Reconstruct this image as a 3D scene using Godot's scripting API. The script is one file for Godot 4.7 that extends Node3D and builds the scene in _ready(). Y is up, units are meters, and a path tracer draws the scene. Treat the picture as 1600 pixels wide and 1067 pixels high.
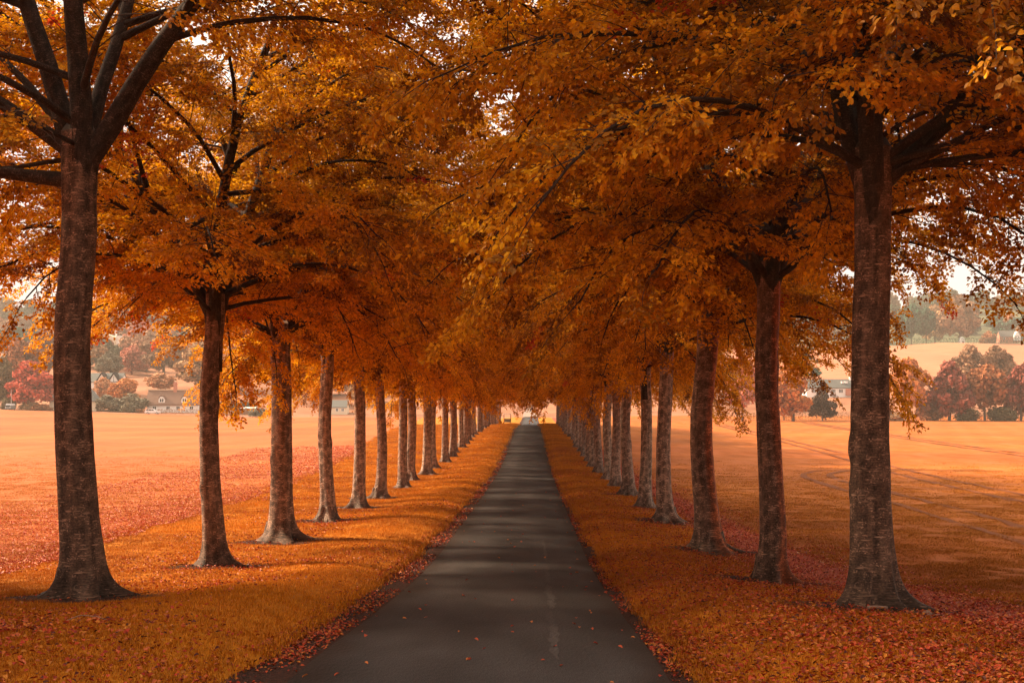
extends Node3D

# Autumn beech avenue along a lane. x right, y up, the lane runs towards -z; d below means metres ahead (d = -z).
const W := 2.30           # asphalt on the right of the middle line
const WL := 1.85          # and on its left
var rng := RandomNumberGenerator.new()
var counts := {}
var nz := FastNoiseLite.new()
var road_y := PackedFloat32Array()
var left_y := PackedFloat32Array()
var right_y := PackedFloat32Array()
var M := {}
var spray_v := []
var spray_n := []
var spray_c := []
var palette: Array[Color] = []
var rings: Array[Vector3] = []


class Geo:
	var v := PackedVector3Array()
	var n := PackedVector3Array()
	var c := PackedColorArray()
	var uv := PackedVector2Array()
	var tint := Color(1, 1, 1)

	func tri(a: Vector3, b: Vector3, cc: Vector3) -> void:
		var m := (cc - a).cross(b - a).normalized()
		v.append_array([a, b, cc]); n.append_array([m, m, m]); c.append_array([tint, tint, tint])
		uv.append_array([Vector2(a.x + a.z, a.y), Vector2(b.x + b.z, b.y), Vector2(cc.x + cc.z, cc.y)])

	func quad(a: Vector3, b: Vector3, cc: Vector3, d: Vector3) -> void:
		tri(a, b, cc); tri(a, cc, d)

	# a smooth triangle, turned so that its front agrees with its normals
	func soft(a: Vector3, b: Vector3, cc: Vector3, na: Vector3, nb: Vector3, nc: Vector3, ua := Vector2(), ub := Vector2(), uc := Vector2(), ca := Color(1, 1, 1), cb := Color(1, 1, 1), ccol := Color(1, 1, 1)) -> void:
		if (cc - a).cross(b - a).dot(na + nb + nc) < 0.0:
			v.append_array([a, cc, b]); n.append_array([na, nc, nb]); uv.append_array([ua, uc, ub]); c.append_array([ca, ccol, cb])
		else:
			v.append_array([a, b, cc]); n.append_array([na, nb, nc]); uv.append_array([ua, ub, uc]); c.append_array([ca, cb, ccol])

	func box(at: Vector3, s: Vector3) -> void:
		var h := s / 2
		for ax in 3:
			for sg in [-1.0, 1.0]:
				var o := Vector3(); o[ax] = sg
				var p := Vector3(); p[(ax + 1) % 3] = 1.0
				var q := o.cross(p)
				var a := at + (o - p - q) * h
				var b := at + (o - p + q) * h
				var cc := at + (o + p + q) * h
				var d := at + (o + p - q) * h
				if (cc - a).cross(b - a).dot(o) < 0.0: quad(a, d, cc, b)
				else: quad(a, b, cc, d)

	# flat polygon (points in x,y, counter-clockwise) pushed out along z from z0 to z1
	func slab(pts: PackedVector2Array, z0: float, z1: float) -> void:
		var t := Geometry2D.triangulate_polygon(pts)
		for i in range(0, t.size(), 3):
			for z in [z0, z1]:
				var a := Vector3(pts[t[i]].x, pts[t[i]].y, z)
				var b := Vector3(pts[t[i + 1]].x, pts[t[i + 1]].y, z)
				var cc := Vector3(pts[t[i + 2]].x, pts[t[i + 2]].y, z)
				if (cc - a).cross(b - a).z * (1.0 if z == maxf(z0, z1) else -1.0) < 0.0: tri(a, cc, b)
				else: tri(a, b, cc)
		var mid := Vector2()
		for p in pts: mid += p / pts.size()
		for i in pts.size():
			var p := pts[i]
			var q := pts[(i + 1) % pts.size()]
			var a := Vector3(p.x, p.y, z0)
			var b := Vector3(q.x, q.y, z0)
			var cc := Vector3(q.x, q.y, z1)
			var d := Vector3(p.x, p.y, z1)
			var e := q - p
			var out := Vector3(e.y, -e.x, 0)
			if (cc - a).cross(b - a).dot(out) < 0.0: quad(a, d, cc, b)
			else: quad(a, b, cc, d)

	func tube(pts: PackedVector3Array, r0: float, r1: float, segs: int, power := 1.0, col := Color(1, 1, 1)) -> void:
		var along := 0.0
		var side := Vector3(1, 0, 0)
		var ring0 := PackedVector3Array()
		var norm0 := PackedVector3Array()
		var v0 := 0.0
		for i in pts.size():
			var dir := (pts[mini(i + 1, pts.size() - 1)] - pts[maxi(i - 1, 0)]).normalized()
			side = side - dir * side.dot(dir)
			if side.length() < 0.01: side = dir.cross(Vector3(0.3, 0.2, 1))
			side = side.normalized()
			var up := dir.cross(side)
			if i > 0: along += pts[i].distance_to(pts[i - 1])
			var r := lerpf(r0, r1, pow(float(i) / (pts.size() - 1), power))
			var ring := PackedVector3Array()
			var norm := PackedVector3Array()
			for j in segs + 1:
				var a := TAU * j / segs
				var o := side * cos(a) + up * sin(a)
				norm.append(o); ring.append(pts[i] + o * r)
			if i > 0:
				for j in segs:
					var ua := Vector2(float(j) / segs, v0 / 4.0)
					var ub := Vector2(float(j + 1) / segs, v0 / 4.0)
					var uc := Vector2(float(j + 1) / segs, along / 4.0)
					var ud := Vector2(float(j) / segs, along / 4.0)
					soft(ring0[j], ring0[j + 1], ring[j + 1], norm0[j], norm0[j + 1], norm[j + 1], ua, ub, uc, col, col, col)
					soft(ring0[j], ring[j + 1], ring[j], norm0[j], norm[j + 1], norm[j], ua, uc, ud, col, col, col)
			ring0 = ring; norm0 = norm; v0 = along

	func mesh() -> ArrayMesh:
		var arr := []
		arr.resize(Mesh.ARRAY_MAX)
		arr[Mesh.ARRAY_VERTEX] = v; arr[Mesh.ARRAY_NORMAL] = n
		if c.size() == v.size(): arr[Mesh.ARRAY_COLOR] = c
		if uv.size() == v.size(): arr[Mesh.ARRAY_TEX_UV] = uv
		var m := ArrayMesh.new()
		m.add_surface_from_arrays(Mesh.PRIMITIVE_TRIANGLES, arr)
		return m


# ---------------------------------------------------------------- names and tags
func numbered(called: String) -> String:
	var k: int = counts.get(called, 0)
	counts[called] = k + 1
	return called if k == 0 else "%s_%03d" % [called, k]


func tag(o: Node, label: String, category: String, group := "") -> Node:
	o.set_meta("label", label); o.set_meta("category", category)
	if group: o.set_meta("group", group)
	return o


func thing(called: String, label: String, category: String, at: Vector3, turn := 0.0, group := "") -> Node3D:
	var o := Node3D.new()
	o.name = numbered(called)
	add_child(o)
	o.position = at; o.rotation.y = turn
	tag(o, label, category, group)
	return o


func obj(called: String, mesh: Mesh, mat: Material, parent: Node = self, kind := "") -> MeshInstance3D:
	var o := MeshInstance3D.new()
	o.mesh = mesh; o.material_override = mat
	o.name = numbered(called) if parent == self else called
	parent.add_child(o, true)
	if kind: o.set_meta("kind", kind)
	return o


func scatter(called: String, mesh: Mesh, mat: Material, places: Array, colors: PackedColorArray) -> MultiMeshInstance3D:
	var mm := MultiMesh.new()
	mm.transform_format = MultiMesh.TRANSFORM_3D
	mm.use_colors = true
	mm.mesh = mesh
	mm.instance_count = places.size()
	for i in places.size():
		mm.set_instance_transform(i, places[i])
		mm.set_instance_color(i, colors[i])
	var o := MultiMeshInstance3D.new()
	o.multimesh = mm; o.material_override = mat
	o.name = numbered(called)
	add_child(o)
	o.set_meta("kind", "stuff")
	return o


# ---------------------------------------------------------------- materials
func lin(r: float, g: float, b: float) -> Color:
	return Color(r, g, b).linear_to_srgb()


func noise_tex(freq: float, cols: Array, seed_: int, size := 512, octaves := 5, at: Array = []) -> NoiseTexture2D:
	var f := FastNoiseLite.new()
	f.noise_type = FastNoiseLite.TYPE_SIMPLEX_SMOOTH
	f.frequency = freq; f.seed = seed_; f.fractal_octaves = octaves
	var g := Gradient.new()
	var offs := PackedFloat32Array()
	var cc := PackedColorArray()
	for i in cols.size():
		offs.append(at[i] if at else float(i) / (cols.size() - 1)); cc.append(cols[i])
	g.offsets = offs; g.colors = cc
	var t := NoiseTexture2D.new()
	t.width = size; t.height = size; t.seamless = true; t.noise = f; t.color_ramp = g
	return t


func ground_mat(called: String, cols: Array, freq: float, scale: Vector3, seed_: int, bump := 0.0, rough := 0.95) -> StandardMaterial3D:
	var m := StandardMaterial3D.new()
	m.resource_name = called
	m.albedo_texture = noise_tex(freq, cols, seed_)
	m.uv1_triplanar = true; m.uv1_world_triplanar = true
	m.uv1_scale = scale
	m.roughness = rough
	m.metallic_specular = 0.25
	if bump > 0.0:
		m.heightmap_enabled = true
		m.heightmap_texture = noise_tex(freq * 1.5, [Color.BLACK, Color.WHITE], seed_ + 7)
		m.heightmap_scale = bump
	return m


func plain(called: String, col: Color, rough := 0.8) -> StandardMaterial3D:
	var m := StandardMaterial3D.new()
	m.resource_name = called
	m.albedo_color = col; m.roughness = rough
	m.vertex_color_use_as_albedo = true
	m.metallic_specular = 0.3
	return m


func rough_plain(called: String, a: Color, b: Color, scale: float, seed_: int, bump := 1.0) -> StandardMaterial3D:
	var m := ground_mat(called, [a, b, a.lerp(b, 0.4)], 0.02, Vector3.ONE * scale, seed_, bump, 0.85)
	m.uv1_world_triplanar = false
	return m


func bark_texture() -> ImageTexture:
	var w := 512
	var h := 1024
	var f := FastNoiseLite.new()
	f.seed = 11; f.frequency = 0.012; f.fractal_octaves = 5
	var big := f.get_seamless_image(w, h).get_data()
	f.seed = 12; f.frequency = 0.09; f.fractal_octaves = 3
	var fine := f.get_seamless_image(w, h).get_data()
	f.seed = 14; f.frequency = 0.02
	var streak := f.get_seamless_image(w, w).get_data()
	var px := PackedByteArray()
	px.resize(w * h)
	for y in h:
		for x in w:
			var i := y * w + x
			var s := streak[(y / 12 % w) * w + x]              # long vertical streaks
			var cross := fine[(y * 3 % h) * w + x / 5]         # fine horizontal creases
			px[i] = clampi(int(44 + big[i] * 0.22 + fine[i] * 0.30 + s * 0.24 + cross * 0.30 - 52), 8, 205)
	var r := RandomNumberGenerator.new()
	r.seed = 5
	for k in 6500:                                            # pale lichen flecks lying across the bark
		var cx := r.randi_range(0, w - 1)
		var cy := r.randi_range(0, h - 1)
		if big[cy * w + cx] < 134 and r.randf() < 0.95: continue
		var long := r.randf() < 0.34
		var hw := int(4.0 + 22.0 * pow(r.randf(), 2.0)) if long else r.randi_range(1, 4)
		var hh := r.randi_range(1, 2) if long else r.randi_range(1, 3)
		var tone := r.randi_range(165, 255)
		for y in range(-hh, hh + 1):
			for x in range(-hw, hw + 1):
				var e := pow(float(x) / (hw + 0.5), 2) + pow(float(y) / (hh + 0.5), 2)
				if e < 1.0 - 0.45 * r.randf():
					var i := ((cy + y + h) % h) * w + (cx + x + w) % w
					px[i] = maxi(px[i], int(tone * (1.0 - 0.25 * e)))
	for k in 260:                                             # dark creases
		var cx := r.randi_range(0, w - 1)
		var cy := r.randi_range(0, h - 1)
		for x in r.randi_range(14, 70):
			var i := ((cy + int(1.5 * sin(x * 0.2 + k)) + h) % h) * w + (cx + x) % w
			px[i] = int(px[i] * 0.5)
	var im := Image.create_from_data(w, h, false, Image.FORMAT_L8, px)
	im.convert(Image.FORMAT_RGB8)
	return ImageTexture.create_from_image(im)


func make_materials() -> void:
	var leaf := StandardMaterial3D.new()
	leaf.resource_name = "beech_leaf"
	leaf.vertex_color_use_as_albedo = true
	leaf.roughness = 0.55; leaf.metallic_specular = 0.3
	leaf.backlight_enabled = true; leaf.backlight = Color(0.9, 0.9, 0.9)
	leaf.cull_mode = BaseMaterial3D.CULL_DISABLED
	M.leaf = leaf
	var litter: StandardMaterial3D = leaf.duplicate()
	litter.resource_name = "fallen_leaf"; litter.backlight_enabled = false
	M.litter = litter
	var blade: StandardMaterial3D = leaf.duplicate()
	blade.resource_name = "grass_blade"; blade.backlight = Color(0.5, 0.5, 0.5); blade.roughness = 0.8
	M.blade = blade
	var bark := StandardMaterial3D.new()
	bark.resource_name = "beech_bark"
	var bt := bark_texture()
	bark.albedo_texture = bt
	bark.vertex_color_use_as_albedo = true
	bark.roughness = 0.8; bark.metallic_specular = 0.3
	bark.heightmap_enabled = true; bark.heightmap_texture = bt; bark.heightmap_scale = 1.2
	M.bark = bark
	M.twig = plain("twig", lin(0.05, 0.032, 0.024))
	M.far_trunk = plain("far_trunk", lin(0.12, 0.08, 0.06))
	var asphalt := ground_mat("asphalt", [lin(0.075, 0.067, 0.063), lin(0.115, 0.103, 0.097), lin(0.165, 0.148, 0.140)], 0.006, Vector3(0.16, 0.16, 0.05), 3, 0.0, 0.72)
	asphalt.detail_enabled = true
	asphalt.detail_blend_mode = BaseMaterial3D.BLEND_MODE_MUL
	asphalt.heightmap_enabled = true
	asphalt.heightmap_texture = noise_tex(0.09, [Color.BLACK, Color.WHITE], 31, 1024, 3)
	asphalt.heightmap_scale = 1.0
	asphalt.vertex_color_use_as_albedo = true
	asphalt.detail_albedo = noise_tex(0.11, [Color(0.45, 0.44, 0.43), Color(0.8, 0.8, 0.8), Color(1, 1, 1)], 33, 1024, 3, [0.25, 0.5, 0.75])
	asphalt.detail_uv_layer = BaseMaterial3D.DETAIL_UV_2
	asphalt.uv2_triplanar = true; asphalt.uv2_world_triplanar = true; asphalt.uv2_scale = Vector3.ONE * 0.42
	M.asphalt = asphalt
	M.worn = ground_mat("worn_asphalt", [lin(0.060, 0.052, 0.048), lin(0.105, 0.091, 0.084), lin(0.078, 0.067, 0.062)], 0.03, Vector3.ONE * 0.7, 4, 3.0, 0.8)
	M.far_lane = ground_mat("sunlit_lane", [lin(0.26, 0.19, 0.15), lin(0.34, 0.25, 0.20)], 0.02, Vector3.ONE * 0.1, 41)  # paler than the asphalt: sunshine beyond the trees painted into the colour
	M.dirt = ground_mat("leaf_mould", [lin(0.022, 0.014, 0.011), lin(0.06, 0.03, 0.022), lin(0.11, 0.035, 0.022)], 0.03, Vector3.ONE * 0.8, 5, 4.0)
	M.verge = ground_mat("verge_turf", [lin(0.26, 0.085, 0.006), lin(0.44, 0.15, 0.009), lin(0.58, 0.215, 0.012)], 0.012, Vector3.ONE * 0.35, 6, 3.0)
	M.path = ground_mat("leafy_path", [lin(0.14, 0.04, 0.025), lin(0.38, 0.075, 0.035), lin(0.50, 0.125, 0.06)], 0.02, Vector3.ONE * 0.5, 7, 3.0)
	M.field_left = ground_mat("stubble_left", [lin(0.35, 0.094, 0.016), lin(0.44, 0.127, 0.035), lin(0.49, 0.162, 0.064)], 0.010, Vector3(0.035, 0.1, 0.16), 8)
	M.field_right = ground_mat("stubble_right", [lin(0.33, 0.094, 0.009), lin(0.43, 0.132, 0.022), lin(0.49, 0.162, 0.050)], 0.008, Vector3(0.09, 0.1, 0.03), 9)
	M.field_left.vertex_color_use_as_albedo = true
	M.field_right.vertex_color_use_as_albedo = true
	M.rut = ground_mat("wheel_rut", [lin(0.13, 0.04, 0.014), lin(0.24, 0.075, 0.026), lin(0.18, 0.055, 0.02)], 0.02, Vector3.ONE * 0.5, 10, 3.0)
	M.hill = ground_mat("hill_meadow", [lin(0.18, 0.08, 0.042), lin(0.31, 0.132, 0.07), lin(0.39, 0.168, 0.092)], 0.012, Vector3.ONE * 0.008, 11)
	M.upper = ground_mat("upper_stubble", [lin(0.36, 0.138, 0.07), lin(0.42, 0.168, 0.088), lin(0.46, 0.195, 0.108)], 0.012, Vector3(0.01, 0.03, 0.05), 12)
	M.wood_floor = ground_mat("hill_green", [lin(0.05, 0.075, 0.045), lin(0.10, 0.11, 0.06), lin(0.2, 0.15, 0.08)], 0.012, Vector3.ONE * 0.01, 13)
	M.cream = rough_plain("cream_render", lin(0.70, 0.55, 0.38), lin(0.76, 0.62, 0.45), 0.3, 20)
	M.white = rough_plain("white_render", lin(0.74, 0.70, 0.64), lin(0.82, 0.78, 0.72), 0.3, 21)
	M.thatch = rough_plain("thatch", lin(0.13, 0.075, 0.05), lin(0.24, 0.14, 0.10), 0.6, 22, 3.0)
	M.ridge = rough_plain("straw_ridge", lin(0.40, 0.28, 0.18), lin(0.55, 0.40, 0.27), 0.6, 23, 2.0)
	M.slate = rough_plain("grey_slate", lin(0.09, 0.095, 0.09), lin(0.16, 0.16, 0.145), 0.5, 24, 2.0)
	M.brick = rough_plain("red_brick", lin(0.36, 0.14, 0.09), lin(0.50, 0.22, 0.15), 0.9, 25, 2.0)
	M.timber = plain("dark_timber", lin(0.03, 0.028, 0.026))
	M.pane = plain("window_pane", lin(0.05, 0.055, 0.055), 0.15)
	M.frame = plain("white_frame", lin(0.78, 0.76, 0.72), 0.5)
	M.paint = plain("white_car_paint", lin(0.72, 0.71, 0.69), 0.25)
	M.tyre = plain("tyre_rubber", lin(0.02, 0.02, 0.02))
	M.steel = plain("pale_steel", lin(0.55, 0.52, 0.48), 0.4)
	M.canvas = rough_plain("pale_canvas", lin(0.68, 0.64, 0.56), lin(0.76, 0.72, 0.65), 0.4, 26, 0.5)
	M.stone = rough_plain("pale_stone", lin(0.20, 0.12, 0.085), lin(0.32, 0.21, 0.155), 3.0, 27, 1.0)
	var tints := {"red": lin(0.58, 0.10, 0.055), "rust": lin(0.36, 0.13, 0.05), "olive": lin(0.15, 0.11, 0.05), "plum": lin(0.22, 0.10, 0.08), "green": lin(0.035, 0.115, 0.075), "tan": lin(0.48, 0.27, 0.13),
		"grey": lin(0.20, 0.17, 0.11), "pink": lin(0.60, 0.21, 0.13), "brown": lin(0.30, 0.16, 0.085), "peach": lin(0.64, 0.31, 0.15), "orange": lin(0.62, 0.22, 0.06), "umber": lin(0.11, 0.065, 0.04), "maroon": lin(0.28, 0.075, 0.05)}
	for k in tints:
		var m := plain("foliage_" + k, tints[k], 0.8)
		m.backlight_enabled = true; m.backlight = Color(0.4, 0.4, 0.4)
		M["crown_" + k] = m


# ---------------------------------------------------------------- the lie of the land
func lookup(table: Array) -> PackedFloat32Array:
	var out := PackedFloat32Array()
	var k := 0
	for i in 5400:
		var d := -200.0 + i * 0.5
		while k < table.size() - 2 and d > table[k + 1][0]: k += 1
		var a: Array = table[k]
		var b: Array = table[k + 1]
		var before: Array = table[maxi(k - 1, 0)]
		var after: Array = table[mini(k + 2, table.size() - 1)]
		var h: float = b[0] - a[0]
		var t := clampf((d - a[0]) / h, 0, 1)
		var ma: float = (b[1] - before[1]) / (b[0] - before[0]) * h if before != a else 0.0
		var mb: float = (after[1] - a[1]) / (after[0] - a[0]) * h if after != b else 0.0
		var t2 := t * t
		var t3 := t2 * t
		out.append((2 * t3 - 3 * t2 + 1) * a[1] + (t3 - 2 * t2 + t) * ma + (-2 * t3 + 3 * t2) * b[1] + (t3 - t2) * mb)
	return out


func make_land() -> void:
	nz.seed = 2; nz.frequency = 0.25; nz.fractal_octaves = 3
	var near := [[-200, 2.6], [-60, 2.0], [-20, 1.3], [0, 0.62], [14, 0.05], [19.5, -0.33], [26, -0.74], [31, -0.98], [35, -1.10], [47, -1.32], [61, -1.56], [78, -1.74], [93, -1.85]]
	road_y = lookup(near + [[108, -1.75], [125, -1.5], [160, -0.8], [195, -0.15], [215, 0.05], [240, -0.05], [280, -0.5], [330, -0.3], [380, 0.4], [460, 3.2], [600, 14], [800, 38], [1100, 84], [1400, 104], [2500, 108]])
	left_y = lookup(near + [[125, -1.8], [215, -1.0], [380, 0.6], [402, 0.9], [420, 3.0], [450, 8.5], [540, 18], [650, 32], [760, 42], [1100, 86], [1400, 104], [2500, 108]])
	right_y = lookup(near + [[125, -1.85], [215, -1.3], [340, -0.4], [380, 0.8], [430, 7.5], [500, 16], [620, 29], [752, 42], [780, 45], [1100, 92], [1350, 112], [2500, 116]])


func edge(x: float, d: float) -> float:            # where the turf begins, metres from the middle of the lane
	return (2.47 if x < 0 else 2.60) + 0.14 * nz.get_noise_1d(d * 2.2 + (40.0 if x < 0 else 0.0)) + 0.12 * nz.get_noise_1d(d * 0.5 + (90.0 if x < 0 else 300.0))


const GRIPS := [[36.3, 3.6, -1.0], [66.0, 6.0, -1.0], [92.0, 8.0, -1.0], [38.0, 2.0, 1.0], [70.0, 4.0, 1.0]]


func grip(x: float, d: float) -> float:            # shallow drains cut through the verge
	var y := 0.0
	for g in GRIPS:
		if g[2] * x > 0.0:
			var along_ := (absf(x) - 2.5) / 3.6
			if along_ < 1.0:
				var off: float = (d - g[0] - along_ * g[1]) / (0.22 + 0.004 * d)
				y += (0.21 * (1.0 - along_) + 0.03) * exp(-off * off)
	return y


func gy(x: float, d: float) -> float:
	var f := clampf((d + 200.0) * 2.0, 0, 5397)
	var i := int(f)
	var t := f - i
	var ax := absf(x)
	var road := lerpf(road_y[i], road_y[i + 1], t)
	if ax <= W + 0.002: return road - 0.008 * x * x
	road -= 0.046
	var wide := smoothstep(8.0, 40.0, ax)
	var y := road
	if wide > 0.0:
		var far := lerpf(left_y[i], left_y[i + 1], t) if x < 0 else lerpf(right_y[i], right_y[i + 1], t)
		if x < -86.0: far += smoothstep(120, 380, d) * (1.0 - smoothstep(380, 520, d)) * (-86.0 - x) * 0.028
		y = lerpf(road, far, wide)
	var e := edge(x, d) if ax < 6.0 else 2.7
	y += 0.10 * smoothstep(e, e + 0.14, ax) + 0.14 * smoothstep(e, e + 1.0, ax) * (1.0 - smoothstep(3.6, 6.6, ax)) - 0.06 * smoothstep(4.0, 7.0, ax)
	if d < 27.0: y += 0.2 * (1.0 - smoothstep(17.0, 27.0, d)) * smoothstep(e, e + 1.6, ax) * (1.0 - smoothstep(8.0, 16.0, ax))
	y += nz.get_noise_2d(x * 0.9, d * 0.9) * 0.09 * smoothstep(3.0, 5.0, ax)
	if ax < 8.0 and d > 30.0 and d < 110.0: y -= grip(x, d)
	if d > 430.0: y += nz.get_noise_2d(x * 0.03, d * 0.03) * 5.0 * smoothstep(430, 650, d)
	return y


func at(x: float, d: float, up := 0.0) -> Vector3:
	return Vector3(x, gy(x, d) + up, -d)


func range_d(a: float, b: float, step0: float, grow: float) -> PackedFloat32Array:
	var out := PackedFloat32Array()
	var d := a
	while d < b - 0.01:
		out.append(d)
		d += step0 + grow * maxf(0.0, d - 15.0)
	out.append(b)
	return out


func sheet(called: String, xa: Callable, xb: Callable, us: Array, ds: PackedFloat32Array, mat: Material, lift := 0.0, parent: Node = self, wear: Variant = null) -> MeshInstance3D:
	var c := PackedColorArray()
	var v := PackedVector3Array()
	var n := PackedVector3Array()
	var idx := PackedInt32Array()
	var nu := us.size()
	for d in ds:
		var a: float = xa.call(d)
		var b: float = xb.call(d)
		var eps := 0.05 + 0.002 * absf(d)
		for u in us:
			var x := lerpf(a, b, u)
			v.append(at(x, d, lift))
			if wear != null: c.append(wear.call(x, d))
			n.append(Vector3(gy(x - eps, d) - gy(x + eps, d), 2 * eps, gy(x, d + eps) - gy(x, d - eps)).normalized())
	for i in ds.size() - 1:
		for j in nu - 1:
			var p := i * nu + j
			idx.append_array([p, p + nu, p + 1, p + 1, p + nu, p + nu + 1] if (v[p + 1] - v[p]).cross(v[p + nu] - v[p]).y < 0.0 else [p, p + nu, p + 1, p + 1, p + nu, p + nu + 1])
	# front faces run clockwise seen from above
	if idx.size() and (v[idx[2]] - v[idx[0]]).cross(v[idx[1]] - v[idx[0]]).y < 0.0:
		for k in range(0, idx.size(), 3):
			var s := idx[k + 1]
			idx[k + 1] = idx[k + 2]; idx[k + 2] = s
	var arr := []
	arr.resize(Mesh.ARRAY_MAX)
	arr[Mesh.ARRAY_VERTEX] = v; arr[Mesh.ARRAY_NORMAL] = n; arr[Mesh.ARRAY_INDEX] = idx
	if c.size(): arr[Mesh.ARRAY_COLOR] = c
	var m := ArrayMesh.new()
	m.add_surface_from_arrays(Mesh.PRIMITIVE_TRIANGLES, arr)
	return obj(called, m, mat, parent, "structure" if parent == self else "")


func steps(n: int, p := 1.0) -> Array:
	var out := []
	for i in n + 1: out.append(pow(float(i) / n, p))
	return out


func field_left_edge(d: float) -> float: return -(10.6 + 0.06 * maxf(d, 0.0) + 0.5 * nz.get_noise_1d(d * 0.6))
func path_in(d: float) -> float: return 6.9 + 0.25 * nz.get_noise_1d(d * 1.3 + 70)
func path_out(d: float) -> float: return 8.5 + 0.4 * nz.get_noise_1d(d * 0.7 + 170)


func road_wear(x: float, d: float) -> Color:        # paler wheel paths, a darker crown, crumbled dirty edges
	var k := 0.80 + 0.16 * exp(-pow((absf(x - 0.1) - 0.95) / 0.38, 2.0)) + 0.28 * nz.get_noise_2d(x * 1.1, d * 0.16) + 0.14 * nz.get_noise_2d(x * 3.0 + 60.0, d * 2.2)
	var dirt := smoothstep(0.55, 0.0, minf(W - x, x + WL) + 0.35 * nz.get_noise_2d(x * 2.0, d * 1.4))
	return Color(k, k, k).lerp(Color(0.42, 0.27, 0.20), 0.75 * dirt)


func field_wear(x: float, d: float) -> Color:       # uneven growth in long strips along the drilling
	var k := 0.86 + 0.22 * nz.get_noise_2d(x * 0.05 - d * 0.02, d * 0.22 + x * 0.03) + 0.22 * nz.get_noise_2d(x * 0.12 + 40.0, d * 0.09)
	return Color(minf(k * 1.04, 1.0), k * (0.95 + 0.12 * nz.get_noise_2d(x * 0.04, d * 0.04 + 90.0)), k * 0.95)


func make_ground() -> void:
	var near := range_d(-60.0, 8.0, 4.0, 0.0)
	near.resize(near.size() - 1)
	var main := near + range_d(8.0, 120.0, 0.24, 0.006) + range_d(120.0, 382.0, 4.0, 0.0).slice(1)
	var field_ds := near + range_d(8.0, 120.0, 0.6, 0.015) + range_d(120.0, 382.0, 6.0, 0.0).slice(1)
	sheet("road", func(_d): return -WL, func(_d): return W, steps(26), main, M.asphalt, 0.0, self, road_wear)
	for s in [-1.0, 1.0]:
		sheet("road_margin", func(_d): return -WL if s < 0.0 else W, func(d): return s * edge(s, d), steps(3), main, M.dirt)
	sheet("verge_left", func(d): return -edge(-1, d), field_left_edge, steps(36, 1.8), main, M.verge)
	sheet("verge_right", func(d): return edge(1, d), path_in, steps(22, 1.6), main, M.verge)
	sheet("path", path_in, path_out, steps(5), main, M.path)
	sheet("field_left", field_left_edge, func(_d): return -420.0, steps(70, 2.2), field_ds, M.field_left, 0.0, self, field_wear)
	sheet("field_right", path_out, func(_d): return 420.0, steps(74, 2.2), field_ds, M.field_right, 0.0, self, field_wear)
	var hill := range_d(382.0, 760.0, 9.0, 0.0)
	var top := range_d(760.0, 2400.0, 22.0, 0.02)
	sheet("hillside_left", func(_d): return -1500.0, func(_d): return 0.0, steps(60), hill, M.hill)
	sheet("hillside_right", func(_d): return 0.0, func(_d): return 1500.0, steps(60), range_d(382.0, 500.0, 7.0, 0.0), M.hill)
	sheet("upper_field", func(_d): return 0.0, func(_d): return 1500.0, steps(60), range_d(500.0, 760.0, 9.0, 0.0), M.upper)
	sheet("hilltop", func(_d): return -1500.0, func(_d): return 1500.0, steps(100), top, M.wood_floor)
	sheet("far_road", func(_d): return -W, func(_d): return W, steps(2), range_d(382.0, 640.0, 6.0, 0.0), M.far_lane, 0.25)
	# a long worn repair in the right half of the asphalt
	for p in [[14.5, 20.5, 0.62, 0.13], [20.9, 26.0, 0.66, 0.17], [26.4, 31.0, 0.67, 0.12], [32.0, 40.0, 0.68, 0.09]]:
		var half := func(d): return p[3] * (0.45 + 0.45 * nz.get_noise_1d(d * 9.0)) * smoothstep(p[0] - 0.3, p[0] + 0.8, d) * (1.0 - smoothstep(p[1] - 0.8, p[1] + 0.3, d))
		sheet("worn_patch", func(d): return p[2] + 0.8 * 0.6 - half.call(d) + 0.05 * nz.get_noise_1d(d * 3.0), func(d): return p[2] + 0.8 * 0.6 + half.call(d) + 0.05 * nz.get_noise_1d(d * 3.0), [0.0, 0.5, 1.0], range_d(p[0], p[1], 0.16, 0.0), M.worn, 0.005)
	# wheel ruts across the right field, and two across the left one
	var tracks := [
		[[24.0, 34], [25.0, 45], [26.0, 62], [29.5, 95], [35.0, 150], [47.0, 300]],
		[[16.2, 30], [17.4, 41], [19.4, 61], [20.4, 80], [22.5, 92], [27.0, 97], [38.0, 96]],
		[[52.0, 120], [58.0, 180], [75.0, 330]]
		]
	for t in tracks:
		for off in [-0.95, 0.95]:
			obj("wheel_track", rut(t, off), M.rut, self, "structure")


func rut(pts: Array, off: float) -> ArrayMesh:
	var c := Curve3D.new()
	for i in pts.size():
		var a: Array = pts[maxi(i - 1, 0)]
		var b: Array = pts[mini(i + 1, pts.size() - 1)]
		var tan_ := Vector3(b[0] - a[0], 0, b[1] - a[1]) * 0.17
		c.add_point(Vector3(pts[i][0], 0, pts[i][1]), -tan_, tan_)
	var g := Geo.new()
	var old := []
	var s := 0.0
	while s < c.get_baked_length():
		var p := c.sample_baked(s)
		var q := c.sample_baked(s + 0.3)
		var dir := (q - p).normalized()
		var side := Vector3(dir.z, 0, -dir.x)
		var half := 0.07 + 0.25 * absf(nz.get_noise_1d(s * 1.7 + off * 50.0)) + 0.0012 * p.z
		var row := []
		for k in [-1.0, 0.0, 1.0]:
			var o: Vector3 = p + side * (off + k * half)
			row.append(at(o.x, o.z, 0.008 + 0.00025 * p.z))
		if old:
			for k in 2:
				g.soft(old[k], old[k + 1], row[k + 1], Vector3.UP, Vector3.UP, Vector3.UP)
				g.soft(old[k], row[k + 1], row[k], Vector3.UP, Vector3.UP, Vector3.UP)
		old = row
		s += 0.8 + 0.012 * p.z
	return g.mesh()


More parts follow.
